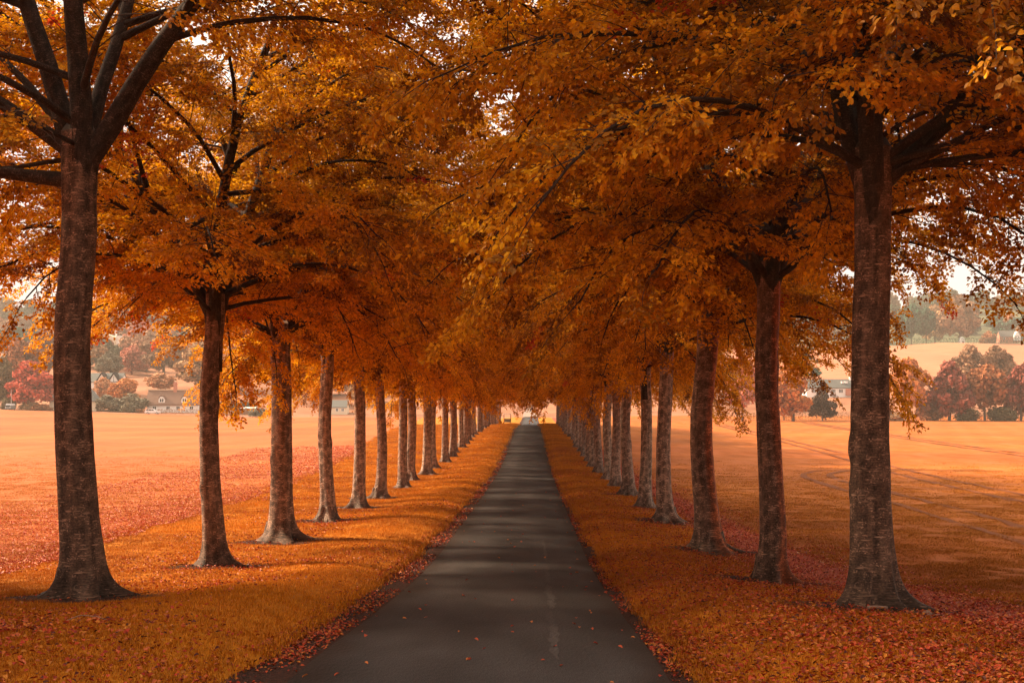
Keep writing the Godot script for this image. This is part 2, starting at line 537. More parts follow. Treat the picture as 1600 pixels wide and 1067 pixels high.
# ---------------------------------------------------------------- leaves, sprays, grass
func leaf_tris(four: bool, length: float, wide: float, fold: float, curl: float) -> PackedVector3Array:
	var b := Vector3(0, 0, 0)
	var t := Vector3(length, -curl, 0)
	var out := PackedVector3Array()
	for s in [-1.0, 1.0]:
		if four:
			var p := Vector3(length * 0.28, fold, s * wide * 0.46)
			var q := Vector3(length * 0.68, fold - curl * 0.4, s * wide * 0.42)
			out.append_array([b, p, q, b, q, t] if s > 0 else [b, q, p, b, t, q])
		else:
			var p := Vector3(length * 0.45, fold, s * wide * 0.5)
			out.append_array([b, p, t] if s > 0 else [b, t, p])
	return out


func normals_of(v: PackedVector3Array) -> PackedVector3Array:
	var out := PackedVector3Array()
	for i in range(0, v.size(), 3):
		var m := (v[i + 2] - v[i]).cross(v[i + 1] - v[i]).normalized()
		out.append_array([m, m, m])
	return out


# set 0: fine leaves of four faces, set 1: of two faces, set 2: fewer and larger leaves for distant trees
func make_sprays() -> void:
	palette = [Color(0.80, 0.40, 0.010), Color(0.75, 0.36, 0.008), Color(0.66, 0.30, 0.007), Color(0.36, 0.150, 0.006), Color(0.84, 0.46, 0.016), Color(0.60, 0.08, 0.018), Color(0.20, 0.070, 0.006)]
	for k in 3:
		var vs := []
		var ns := []
		var cs := []
		for variant in 4:
			var v := PackedVector3Array()
			var shade := PackedFloat32Array()
			var n_leaf: int = [16, 16, 8][k]
			var size: float = [0.084, 0.090, 0.165][k]
			# a small fan of three twigs with leaves on both sides
			for i in n_leaf:
				var arm := [0, 0, 1, 2][i % 4] as int
				var t := rng.randf_range(0.1, 1.0)
				var bend: float = [0.0, 0.75, -0.7][arm]
				var root: Vector3 = Vector3(0.03, 0, 0) if arm == 0 else Vector3(0.14 if arm == 1 else 0.24, 0, 0)
				var reach: float = [0.46, 0.27, 0.24][arm]
				var side := -1.0 if rng.randf() < 0.5 else 1.0
				var s := size * rng.randf_range(0.7, 1.2)
				var l := leaf_tris(k == 0, s, s * 0.70, s * rng.randf_range(0.02, 0.18), s * rng.randf_range(0.0, 0.3))
				var turn := bend + side * lerpf(1.2, 0.2, t) + rng.randf_range(-0.35, 0.35)
				var bs := Basis(Vector3.UP, turn) * Basis(Vector3(1, 0, 0), rng.randf_range(-0.6, 0.6)) * Basis(Vector3(0, 0, 1), rng.randf_range(-0.55, 0.3))
				var p := root + Vector3(cos(bend), 0, -sin(bend)) * reach * t
				p.y = -0.10 * p.x * p.x * 4.0 + rng.randf_range(-0.035, 0.035)
				v.append_array(Transform3D(bs, p) * l)
				var g := rng.randf_range(0.55, 1.25)
				for j in l.size(): shade.append(g)
			vs.append(v); ns.append(normals_of(v))
			var by_tone := []
			for col in palette:
				var c := PackedColorArray()
				for g in shade: c.append(Color(minf(col.r * g, 1.0), col.g * g * lerpf(0.85, 1.1, g - 0.4), col.b * g))
				by_tone.append(c)
			cs.append(by_tone)
		spray_v.append(vs); spray_n.append(ns); spray_c.append(cs)


func single_leaf_mesh(four := true) -> ArrayMesh:
	var g := Geo.new()
	g.v = leaf_tris(four, 0.085, 0.06, 0.014, 0.016)
	g.n = normals_of(g.v)
	for i in g.v.size(): g.c.append(Color(1, 1, 1))
	for i in g.v.size(): g.v[i] -= Vector3(0.042, 0, 0)
	return g.mesh()


func tuft_mesh(blades: int, height: float, spread: float, seed_: int) -> ArrayMesh:
	var r := RandomNumberGenerator.new()
	r.seed = seed_
	var g := Geo.new()
	for i in blades:
		var a := r.randf() * TAU
		var base := Vector3(cos(a), 0, sin(a)) * spread * sqrt(r.randf())
		var h := height * r.randf_range(0.55, 1.25)
		var lean := Vector3(r.randf_range(-1, 1), 0, r.randf_range(-1, 1)) * h * 0.55
		var w := Vector3(cos(a * 3.1), 0, sin(a * 3.1)) * height * 0.06
		var mid := base + Vector3.UP * h * 0.6 + lean * 0.4
		var tip := base + Vector3.UP * h * 0.92 + lean
		var m := (w.cross(tip - base).normalized() + Vector3.UP * 0.8).normalized()
		var col := Color(1, 1, 1) * r.randf_range(0.6, 1.15)
		for q in [[base - w, base + w, mid + w * 0.7], [base - w, mid + w * 0.7, mid - w * 0.7], [mid - w * 0.7, mid + w * 0.7, tip]]:
			g.soft(q[0], q[1], q[2], m, m, m, Vector2(), Vector2(), Vector2(), col, col, col)
	return g.mesh()


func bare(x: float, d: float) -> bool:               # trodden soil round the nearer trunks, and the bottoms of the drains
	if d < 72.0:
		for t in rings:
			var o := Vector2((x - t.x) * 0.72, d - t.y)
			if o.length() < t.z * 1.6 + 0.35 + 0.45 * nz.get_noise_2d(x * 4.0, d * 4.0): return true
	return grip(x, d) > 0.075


func make_ground_cover() -> void:
	var place := []
	var cols := PackedColorArray()
	# turf of the two verges
	var tuft := tuft_mesh(15, 0.047, 0.12, 1)
	var n := 0
	while n < 190000:
		var d := 10.0 * pow(27.0, rng.randf())
		var x := rng.randf_range(maxf(-(11.0 + 0.06 * d), -0.47 * d - 1.0), minf(6.95, 0.44 * d + 2.0))
		n += 1
		if absf(x) < edge(x, d) + 0.02 or x < field_left_edge(d) or bare(x, d): continue
		var s := (0.75 + 0.014 * d) * rng.randf_range(0.7, 1.35)
		if absf(x) < edge(x, d) + 0.25: s *= 1.25
		place.append(Transform3D(Basis(Vector3.UP, rng.randf() * TAU).scaled(Vector3(s * 1.15, s * rng.randf_range(0.7, 1.1), s * 1.15)), at(x, d, -0.012)))
		var k := 0.5 + 0.9 * nz.get_noise_2d(x * 0.5 + 50, d * 0.5) + rng.randf_range(-0.25, 0.25)
		cols.append(Color(0.44, 0.132, 0.007).lerp(Color(0.76, 0.265, 0.011), clampf(k, 0, 1)))
	scatter("verge_grass", tuft, M.blade, place, cols)
	# shorter golden growth in the near right field, stubble in the near left one
	place = []; cols = PackedColorArray()
	for i in 90000:
		var d := 13.0 * pow(11.0, rng.randf())
		var x := rng.randf_range(7.5, 0.43 * d + 4.0)
		if x < path_out(d) or rng.randf() < smoothstep(30.0, 120.0, d): continue
		var s := (0.75 + 0.02 * d) * rng.randf_range(0.7, 1.3)
		place.append(Transform3D(Basis(Vector3.UP, rng.randf() * TAU).scaled(Vector3(s * 1.3, s * 0.55, s * 1.3)), at(x, d, -0.01)))
		var k := 0.5 + 0.9 * nz.get_noise_2d(x * 0.25 + 150, d * 0.12) + rng.randf_range(-0.2, 0.2)
		cols.append(Color(0.44, 0.145, 0.010).lerp(Color(0.62, 0.23, 0.025), clampf(k, 0, 1)))
	for i in 70000:
		var d := 22.0 * pow(8.0, rng.randf())
		var x := rng.randf_range(-0.46 * d - 2.0, -10.0)
		if x > field_left_edge(d) or rng.randf() < smoothstep(35.0, 150.0, d): continue
		var s := (0.75 + 0.02 * d) * rng.randf_range(0.7, 1.3)
		place.append(Transform3D(Basis(Vector3.UP, rng.randf() * TAU).scaled(Vector3(s * 1.3, s * 0.5, s * 1.3)), at(x, d, -0.01)))
		var k := 0.5 + 1.2 * nz.get_noise_2d(x * 0.1 + d * 0.05, d * 0.35) + rng.randf_range(-0.2, 0.2)
		cols.append(Color(0.50, 0.16, 0.02).lerp(Color(0.66, 0.25, 0.07), clampf(k, 0, 1)))
	scatter("field_stubble", tuft, M.blade, place, cols)
	# fallen leaves: on the verges, thick along the lane's margins, on the path and in a pink band at the left field's edge
	place = []; cols = PackedColorArray()
	var reds := [Color(0.36, 0.035, 0.014), Color(0.46, 0.075, 0.022), Color(0.22, 0.025, 0.012), Color(0.50, 0.13, 0.03), Color(0.44, 0.11, 0.035), Color(0.10, 0.02, 0.012), Color(0.42, 0.05, 0.012), Color(0.48, 0.17, 0.02)]
	var pinks := [Color(0.54, 0.14, 0.07), Color(0.48, 0.09, 0.05), Color(0.60, 0.21, 0.11), Color(0.40, 0.06, 0.03), Color(0.56, 0.19, 0.05)]
	for i in 230000:
		var d := 9.5 * pow(14.0, rng.randf())
		var zone := rng.randf()
		var x := 0.0
		var lift := 0.05
		var set_ := reds
		if zone < 0.5:
			x = rng.randf_range(maxf(-(11.0 + 0.06 * d), -0.47 * d - 1.0), minf(7.0, 0.44 * d + 2.0))
			if absf(x) < edge(x, d): continue
			var many := 0.42 + 1.1 * nz.get_noise_2d(x * 0.45 + 9, d * 0.3 + 5) + (0.16 + 0.25 * smoothstep(3.2, 6.0, x) if x > 0 else -0.12) + 0.22 * smoothstep(24.0, 13.0, d) - 0.40 * smoothstep(32.0, 60.0, d)
			if bare(x, d): many += 0.3
			if rng.randf() > many: continue
			lift = rng.randf_range(0.035, 0.085)
		elif zone < 0.66:
			var s := -1.0 if rng.randf() < 0.5 else 1.0
			var wl := W if s > 0.0 else WL
			x = s * (wl + (edge(s, d) + 0.18 - wl) * pow(rng.randf(), 0.7))
			if rng.randf() < 0.62 - 0.8 * nz.get_noise_1d(d * 0.8 + s * 30.0): continue
			lift = rng.randf_range(0.01, 0.03)
		elif zone < 0.80:
			x = rng.randf_range(path_in(d) - 0.5, path_out(d) + 0.3 + (1.2 if rng.randf() < 0.25 else 0.0))
			if x > 0.44 * d + 3.0: continue
			if rng.randf() < 0.5: set_ = pinks
			lift = rng.randf_range(0.012, 0.05)
		else:
			d = 24.0 * pow(6.0, rng.randf())
			x = field_left_edge(d) + 0.6 - (9.0 + 0.03 * d) * pow(rng.randf(), 1.5)
			if rng.randf() < 0.22 - 1.0 * nz.get_noise_2d(x * 0.3, d * 0.12): continue
			if x < -0.47 * d - 2.0: continue
			set_ = pinks
			lift = rng.randf_range(0.03, 0.07)
		var s2 := rng.randf_range(0.36, 0.80) * (1.0 + maxf(0.0, d - 25.0) * 0.016)
		var b := Basis.from_euler(Vector3(rng.randf_range(-0.5, 0.5), rng.randf() * TAU, rng.randf_range(-0.5, 0.5))).scaled(Vector3.ONE * s2)
		place.append(Transform3D(b, at(x, d, lift)))
		var col: Color = set_[rng.randi() % set_.size()]
		cols.append(col * rng.randf_range(0.75, 1.2))
	scatter("leaf_litter", single_leaf_mesh(), M.litter, place, cols)
	# leaves lying singly on the asphalt
	var first: Node3D = null
	var lm := single_leaf_mesh()
	var mats := []
	for c in [lin(0.52, 0.10, 0.04), lin(0.40, 0.06, 0.03), lin(0.60, 0.20, 0.05)]: mats.append(plain("road_leaf", c, 0.6))
	for i in 120:
		var d := 11.5 * pow(6.0, rng.randf())
		var x := rng.randf_range(-WL, W)
		if absf(x) < 1.5 and rng.randf() < 0.45: x = signf(x) * rng.randf_range(1.6, W)
		var o := obj("fallen_leaf", lm, mats[i % 3])
		o.transform = Transform3D(Basis.from_euler(Vector3(rng.randf_range(-0.3, 0.3), rng.randf() * TAU, rng.randf_range(-0.25, 0.25))).scaled(Vector3.ONE * rng.randf_range(0.5, 0.85) * (1.0 + 0.008 * d)), at(x, d, 0.018))
		tag(o, "small curled red or orange leaf fallen on the dark asphalt", "leaf", "single leaves fallen on the lane")


# ---------------------------------------------------------------- the avenue's beeches
func trunk_mesh(R: float, hb: float, seed_: int, tone: Color, stain := 0.0, stain_side := 0.0, lean := Vector2()) -> ArrayMesh:
	var r := RandomNumberGenerator.new()
	r.seed = seed_
	var segs := 40
	var hs := PackedFloat32Array()
	var h := -0.45
	while h < hb + 0.25:
		hs.append(h)
		h += 0.07 if h < 0.7 else (0.12 if h < 1.6 else 0.16)
	hs.append(hb + 0.25)
	var roots := []
	var nr := r.randi_range(5, 7)
	for i in nr: roots.append([TAU * (i + r.randf_range(-0.3, 0.3)) / nr, r.randf_range(0.6, 1.25), r.randf_range(5.0, 10.0)])
	var ph := r.randf() * TAU
	var ph2 := r.randf() * TAU
	var bend := r.randf_range(0.02, 0.11)
	var knots := []
	for i in r.randi_range(2, 6): knots.append([r.randf() * TAU, r.randf_range(0.9, hb - 0.8), r.randf_range(0.08, 0.2), r.randf_range(0.10, 0.22)])
	var grid := []
	for hh in hs:
		var row := PackedVector3Array()
		var g := maxf(hh, 0.0)
		var fade := 1.0 - smoothstep(hb * 0.55, hb - 0.6, g)
		var cx := bend * sin(g * 0.55 + ph) * minf(g, 1.0) * fade + lean.x * sin(PI * clampf(g / (hb - 0.4), 0.0, 1.0)) * 0.8
		var cz := bend * sin(g * 0.45 + ph2) * minf(g, 1.0) * fade + lean.y * sin(PI * clampf(g / (hb - 0.4), 0.0, 1.0)) * 0.8
		for j in segs:
			var a := TAU * j / segs
			var lobe := 0.0
			for q in roots: lobe += q[1] * pow(maxf(0.0, absf(cos((a - q[0]) * 0.5))), 8.0 * q[2])
			var flare := 0.52 * exp(-g / 0.46) * (0.16 + 1.1 * lobe) + 1.25 * exp(-g / 0.15) * (0.02 + 1.0 * lobe) + 0.13 * exp(-g / 1.3)
			var rad := R * (1.0 - 0.13 * g / hb + flare + 0.06 * smoothstep(hb - 1.3, hb + 0.2, g))
			rad += R * 0.055 * (cos(3 * a + ph + g * 0.12) + 0.6 * cos(5 * a + ph2 - g * 0.1)) * (0.6 + 0.6 * exp(-g / 1.2) + 0.6 * smoothstep(hb - 2.0, hb, g))
			for q in knots:
				var da := absf(wrapf(a - q[0], -PI, PI))
				if da < 0.8: rad += R * q[2] * exp(-pow(da / (q[3] * 1.5), 2.0) - pow((hh - q[1]) / q[3], 2.0))
			rad += 0.012 * nz.get_noise_3d(cos(a) * 3.0 + seed_, g * 6.0, sin(a) * 3.0)
			row.append(Vector3(cx + rad * cos(a), hh, cz + rad * sin(a)))
		grid.append(row)
	var geo := Geo.new()
	var nn := []
	for i in grid.size():
		var row := PackedVector3Array()
		for j in segs:
			var du: Vector3 = grid[i][(j + 1) % segs] - grid[i][(j + segs - 1) % segs]
			var dv: Vector3 = grid[mini(i + 1, grid.size() - 1)][j] - grid[maxi(i - 1, 0)][j]
			row.append(dv.cross(du).normalized())
		nn.append(row)
	var shift := Vector2(r.randf(), r.randf())
	var tone_at := func(i: int, j: int) -> Color:
		var a := TAU * j / segs
		var hh: float = hs[i]
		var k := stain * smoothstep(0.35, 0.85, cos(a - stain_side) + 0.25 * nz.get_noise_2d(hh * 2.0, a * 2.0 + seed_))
		var tone_mul := 0.5 + 0.5 * smoothstep(0.05, 0.9, hh + 0.5 * nz.get_noise_2d(a * 3.0, hh * 4.0 + seed_))  # bark tone darker towards the foot, broken by noise
		for q in knots:
			var da := absf(wrapf(a - q[0], -PI, PI))
			if da < 0.5: tone_mul *= 1.0 - 0.6 * exp(-pow(da / (q[3] * 1.1), 2.0) - pow((hh - q[1]) / (q[3] * 0.6), 2.0))
		return (tone * tone_mul).lerp(Color(0.95, 0.22, 0.05), k)
	for i in grid.size() - 1:
		for j in segs:
			var k := (j + 1) % segs
			var ua := shift + Vector2(float(j) / segs, -hs[i] / 4.0)
			var ub := shift + Vector2(float(j + 1) / segs, -hs[i] / 4.0)
			var uc := shift + Vector2(float(j + 1) / segs, -hs[i + 1] / 4.0)
			var ud := shift + Vector2(float(j) / segs, -hs[i + 1] / 4.0)
			var ca: Color = tone_at.call(i, j)
			var cb: Color = tone_at.call(i, k)
			var cc: Color = tone_at.call(i + 1, k)
			var cd: Color = tone_at.call(i + 1, j)
			geo.soft(grid[i][j], grid[i][k], grid[i + 1][k], nn[i][j], nn[i][k], nn[i + 1][k], ua, ub, uc, ca, cb, cc)
			geo.soft(grid[i][j], grid[i + 1][k], grid[i + 1][j], nn[i][j], nn[i + 1][k], nn[i + 1][j], ua, uc, ud, ca, cc, cd)
	for q in roots:                                           # surface roots that run out and sink into the soil
		var u := Vector3(cos(q[0]), 0, sin(q[0]))
		var w := Vector3(-u.z, 0, u.x) * r.randf_range(-0.35, 0.35)
		var reach: float = R * r.randf_range(2.3, 3.9) * sqrt(q[1])
		geo.tube(PackedVector3Array([u * R * 0.85 + Vector3(0, 0.55, 0), u * R * 1.25 + Vector3(0, 0.20, 0) + w * 0.1, u * lerpf(R * 1.3, reach, 0.35) + Vector3(0, 0.05, 0) + w * 0.3, u * lerpf(R * 1.3, reach, 0.7) + w * 0.7 + Vector3(0, -0.01, 0), u * reach + w + Vector3(0, -0.10, 0)]), R * 0.42, R * 0.10, 9, 0.6, tone * 0.62)
	var last: PackedVector3Array = grid[grid.size() - 1]
	var mid := Vector3()
	for p in last: mid += p / segs
	mid.y += 0.5
	for j in segs: geo.soft(last[j], last[(j + 1) % segs], mid, Vector3.UP, Vector3.UP, Vector3.UP, Vector2(), Vector2(), Vector2(), tone * 0.5, tone * 0.5, tone * 0.5)
	return geo.mesh()


func grow(start: Vector3, dir: Vector3, length: float, droop: float, wig: float, n: int) -> PackedVector3Array:
	var pts := PackedVector3Array([start])
	var p := start
	for i in n:
		dir = (dir + Vector3(rng.randf_range(-wig, wig), -droop * (i + 1.0) / n + rng.randf_range(-wig, wig) * 0.6, rng.randf_range(-wig, wig))).normalized()
		p += dir * length / n
		pts.append(p)
	return pts


func along(pts: PackedVector3Array, t: float) -> Vector3:
	var f := clampf(t, 0, 0.9999) * (pts.size() - 1)
	var i := int(f)
	return pts[i].lerp(pts[i + 1], f - i)


func aim(az: float, el: float) -> Vector3:
	return Vector3(cos(deg_to_rad(az)) * cos(deg_to_rad(el)), sin(deg_to_rad(el)), sin(deg_to_rad(az)) * cos(deg_to_rad(el)))


# spec: {seed, set, scaffolds [[az, el, length, radius]], lows [[height, az, el, length, radius, droop]], sec, step, hb, R, spread}
# makes the limbs, the twigs and the crown under one Node3D; the trunk comes later, as each tree has its own
func make_crown_of(spec: Dictionary) -> Node3D:
	rng.seed = spec.seed
	var root := Node3D.new()
	var hb: float = spec.hb
	var R: float = spec.R
	var set_: int = spec.set
	var tone := Color(0.15, 0.092, 0.066)
	var laterals := []
	for s in spec.scaffolds:
		var g := Geo.new()
		var pts := PackedVector3Array([Vector3(0, hb - 1.7, 0), Vector3(0, hb - 0.9, 0) + aim(s[0], 0) * R * 0.12]) + grow(Vector3(0, hb - 0.25, 0) + aim(s[0], 0) * R * 0.42, aim(s[0], s[1]), s[2], 0.02, 0.09, 10)
		g.tube(pts, minf(s[3], R * 0.68), 0.05, 12, 1.1, tone)
		var n_lat := int(s[2] * 1.9)
		for k in n_lat:
			var t := lerpf(spec.get("lat0", 0.22), 0.97, (k + rng.randf()) / n_lat)
			var p := along(pts, t)
			var out: float = rad_to_deg(atan2(p.z, p.x)) if Vector2(p.x, p.z).length() > 0.7 else s[0]
			var az: float = out + rng.randf_range(-115, 115)
			var l: float = spec.spread * (1.0 - 0.52 * t) * rng.randf_range(0.75, 1.1)
			var lat := grow(p, aim(az, rng.randf_range(15, 42)), l, 0.20, 0.10, 8)
			g.tube(lat, lerpf(0.10, 0.045, t), 0.012, 6, 0.8, tone)
			laterals.append(lat)
		obj("limb", g.mesh(), M.bark, root)
	for s in spec.lows:
		var g := Geo.new()
		var lat := grow(Vector3(0, s[0], 0) + aim(s[1], 0) * R * 0.4, aim(s[1], s[2]), s[3], s[5], 0.08, 9)
		g.tube(lat, s[4], 0.015, 9, 0.7, tone)
		laterals.append(lat)
		obj("limb", g.mesh(), M.bark, root)
	var tw := Geo.new()
	var V := PackedVector3Array()
	var N := PackedVector3Array()
	var C := PackedColorArray()
	var step: float = spec.step
	for lat in laterals:
		var l := 0.0
		for i in lat.size() - 1: l += lat[i].distance_to(lat[i + 1])
		var n_sec := int(l / spec.sec)
		for k in n_sec:
			var t := lerpf(0.12, 1.0, (k + 0.5) / n_sec)
			var p := along(lat, t)
			var fwd := (along(lat, t + 0.05) - along(lat, t - 0.08))
			fwd = fwd.normalized() if fwd.length() > 0.001 else Vector3.RIGHT
			var side := fwd.cross(Vector3.UP).normalized() * (-1.0 if k % 2 else 1.0)
			var dir := (fwd * rng.randf_range(0.3, 0.9) + side * rng.randf_range(0.3, 1.0) + Vector3.UP * rng.randf_range(-0.45, 0.75)).normalized()
			if k == n_sec - 1: dir = fwd
			var sl := rng.randf_range(0.8, 1.9) * (1.15 - 0.35 * t)
			var sec := grow(p, dir, sl, 0.13, 0.20, 4)
			if set_ < 2: tw.tube(sec, 0.013, 0.004, 3)
			var tone_k := rng.randi_range(0, 3) if rng.randf() < 0.86 else (4 if rng.randf() < 0.6 else (5 if rng.randf() < 0.15 else 6))
			var n_sp := int(sl / step) + 1
			for q in n_sp:
				var u := lerpf(0.15, 1.0, float(q + rng.randf()) / n_sp)
				var sp := along(sec, u)
				var floor_y := lerpf(hb - spec.get("floor0", 0.6), hb - 2.6, smoothstep(0.8, 5.0, Vector2(sp.x, sp.z).length()))
				floor_y += 1.5 * nz.get_noise_2d(sp.x * 1.6 + spec.seed, sp.z * 1.6)
				if sp.y < floor_y + rng.randf_range(-0.25, 0.35): continue
				if spec.has("clear") and Vector2(sp.x, sp.z - 1.2).length() < spec.clear[0] and sp.y < spec.clear[1]: continue
				var sd := (along(sec, u + 0.1) - along(sec, u - 0.15)).normalized()
				var ax := (sd + sd.cross(Vector3.UP) * (rng.randf_range(0.3, 1.1) * (-1.0 if q % 2 else 1.0)) + Vector3(0, rng.randf_range(-0.45, 0.12), 0)).normalized()
				var up := (Vector3.UP + Vector3(rng.randf_range(-0.75, 0.75), 0, rng.randf_range(-0.75, 0.75)) + Vector3(sp.x, 0, sp.z).normalized() * 0.25).normalized()
				var zz := ax.cross(up).normalized()
				up = zz.cross(ax)
				var sc := rng.randf_range(0.8, 1.2)
				var xf := Transform3D(Basis(ax * sc, up * sc, zz * sc), sp)
				var vi := rng.randi() % 4
				V.append_array(xf * spray_v[set_][vi])
				N.append_array(Transform3D(Basis(ax, up, zz), Vector3()) * spray_n[set_][vi])
				C.append_array(spray_c[set_][vi][tone_k if rng.randf() < 0.8 else rng.randi_range(0, 4)])
	if tw.v.size(): obj("twigs", tw.mesh(), M.twig, root, "stuff")
	var cg := Geo.new()
	cg.v = V; cg.n = N; cg.c = C
	obj("crown", cg.mesh(), M.leaf, root, "stuff")
	return root


func generic(seed_: int, set_: int, sec: float, step: float) -> Dictionary:
	var r := RandomNumberGenerator.new()
	r.seed = seed_ * 17 + 3
	var sc := []
	var n := r.randi_range(3, 4)
	var a0 := r.randf() * 360
	for i in n: sc.append([a0 + 360.0 * i / n + r.randf_range(-20, 20), r.randf_range(62, 78), r.randf_range(8.2, 9.8), r.randf_range(0.17, 0.21)])
	var lows := []
	for i in 13: lows.append([6.3 + 1.9 * pow(r.randf(), 1.3), a0 + 27.7 * i * 5 + r.randf_range(-18, 18), r.randf_range(14, 36), r.randf_range(5.6, 7.2), r.randf_range(0.06, 0.09), r.randf_range(0.20, 0.36)])
	return {"seed": seed_, "set": set_, "scaffolds": sc, "lows": lows, "sec": sec, "step": step, "hb": 6.6, "R": 0.25, "spread": 8.6}


const ORD := ["first", "second", "third", "fourth", "fifth", "sixth", "seventh", "eighth", "ninth", "tenth", "eleventh", "twelfth", "thirteenth", "fourteenth", "fifteenth", "sixteenth", "seventeenth", "eighteenth", "nineteenth", "twentieth", "twenty first", "twenty second", "twenty third", "twenty fourth", "twenty fifth", "twenty sixth", "twenty seventh", "twenty eighth", "twenty ninth", "thirtieth", "thirty first", "thirty second", "thirty third", "thirty fourth"]


func make_avenue() -> void:
	make_sprays()
	var left1 := generic(101, 0, 0.28, 0.135)
	left1.hb = 8.0
	left1.R = 0.34
	left1.clear = [2.1, 12.0]
	left1.lat0 = 0.42
	left1.scaffolds = [[8, 50, 8.0, 0.22], [60, 85, 9.5, 0.25], [188, 80, 9.0, 0.22], [265, 66, 8.5, 0.16]]
	left1.lows = [[7.4, 182, 6, 6.8, 0.15, 0.02], [7.9, 172, 36, 7.0, 0.16, 0.04], [8.1, 215, 40, 6.5, 0.12, 0.1], [8.9, 60, 28, 6.2, 0.08, 0.2], [8.4, 120, 22, 6.4, 0.08, 0.2], [9.2, 150, 15, 6.8, 0.07, 0.16], [7.8, 200, 0, 5.6, 0.05, 0.16], [8.0, 95, 4, 5.6, 0.05, 0.15]]
	var right1 := generic(102, 0, 0.28, 0.155)
	right1.R = 0.31
	right1.floor0 = 0.15
	right1.scaffolds = [[355, 50, 7.5, 0.19], [100, 82, 9.5, 0.22], [200, 70, 9.0, 0.18], [280, 66, 8.5, 0.16]]
	right1.lows.append_array([[7.2, 75, 30, 2.6, 0.04, 0.25], [7.6, 110, 25, 2.8, 0.04, 0.25], [7.0, 45, 25, 2.6, 0.04, 0.25], [7.4, 140, 25, 2.8, 0.04, 0.25], [8.2, 90, 20, 3.2, 0.05, 0.25], [6.5, 5, 8, 6.0, 0.07, 0.12], [6.6, 30, 12, 6.2, 0.07, 0.14], [6.6, 335, 12, 6.2, 0.07, 0.14]])
	var kinds := [make_crown_of(left1), make_crown_of(right1)]
	for i in 2: kinds.append(make_crown_of(generic(201 + i, 1, 0.25, 0.11)))
	for i in 2: kinds.append(make_crown_of(generic(301 + i, 2, 0.34, 0.16)))
	rng.seed = 77
	var placed_first := {}
	var rows := {
		"left": [[21.5, 0.355], [30.6, 0.27], [38.5, 0.37], [47.5, 0.29], [55.9, 0.295], [63.3, 0.28], [73.0, 0.285], [81.7, 0.32], [91, 0.34], [100, 0.29], [109, 0.28], [118, 0.30]],
		"right": [[18.1, 0.315], [26.0, 0.285], [34.9, 0.36], [45.9, 0.30], [54.7, 0.285], [64.5, 0.31], [73.5, 0.30], [82.5, 0.33], [91.5, 0.31]]}
	for side in rows:
		var list: Array = rows[side]
		var d: float = list[-1][0]
		while d < (292.0 if side == "left" else 250.0):
			d += 8.9
			list.append([d + rng.randf_range(-0.5, 0.5), rng.randf_range(0.27, 0.34)])
	for side in rows:
		var list: Array = rows[side]
		for i in list.size():
			var d: float = list[i][0]
			var R: float = list[i][1] * 0.93
			var x := -7.2 if side == "left" else 5.87
			if i > 5: x += rng.randf_range(-0.25, 0.25)
			var kind: int = i if i == 0 else (2 + (i + (1 if side == "right" else 0)) % 2 if d < 95.0 else 4 + rng.randi() % 2)
			if side == "right" and i == 0: kind = 1
			var looks := "slim beech"
			if R > 0.312: looks = "stout thick trunked beech"
			if i == 0 and side == "left": looks = "dark beech with a bare level limb"
			if i == 0 and side == "right": looks = "big beech with wide flared foot"
			if side == "right" and i in [1, 2]: looks = ["beech with thin orange stain", "beech with broad orange stain"][i - 1]
			var o := thing("beech_tree", "%s, %s from the front in the %s row" % [looks, ORD[i], side], "tree", at(x, d), 0.0, "beech trees lining the lane")
			plant(o, kinds[kind], kind, R, i, side, d)
	for p in [[-16.5, -9.0], [16.0, -11.0], [-16.0, -18.0], [16.5, -20.0], [-25.0, -12.0], [25.0, -15.0]]:  # unseen extra trees behind the viewpoint, added to darken the foreground
		var o := thing("beech_tree", "unseen beech added for shade %s paces behind the viewpoint, %s of the lane" % [{-9.0: "nine", -11.0: "eleven", -18.0: "eighteen", -20.0: "twenty", -12.0: "twelve", -15.0: "fifteen"}[p[1]], "left" if p[0] < 0.0 else "right"], "tree", at(p[0], p[1]), 0.0, "unseen beeches added behind the viewpoint")
		plant(o, kinds[4], 5, 0.3, 9, "left", 99.0)
	for p in [[-17.5, 14.0, "nearer tree left of the picture"], [-20.5, 23.0, "farther tree left of the picture"], [16.8, 13.0, "nearer tree right of the picture"], [19.5, 21.0, "farther tree right of the picture"]]:  # unseen trees added beside the view to shade foreground and upper corners
		var o := thing("beech_tree", "field beech added for shade outside the frame, the " + p[2], "tree", at(p[0], p[1]), 0.0, "beeches added beside the frame for shade")
		plant(o, kinds[5], 5, 0.3, 9, "left", 99.0)
	for i in 16:  # avenue carried on unseen behind the viewpoint, added to shade the foreground
		var s := -1.0 if i % 2 else 1.0
		var o := thing("beech_tree", "unseen beech added behind the viewpoint, %s from it in the %s row" % [ORD[i / 2], "left" if s < 0.0 else "right"], "tree", at(-7.2 if s < 0.0 else 5.9, -4.0 - 8.9 * (i / 2) - (2.5 if s > 0.0 else 0.0)), 0.0, "unseen beeches added behind the viewpoint")
		plant(o, kinds[2 + i / 2 % 2 if i < 4 else 4 + i / 2 % 2], 5, 0.3, 9, "left", 99.0)
	for k in kinds: k.queue_free()


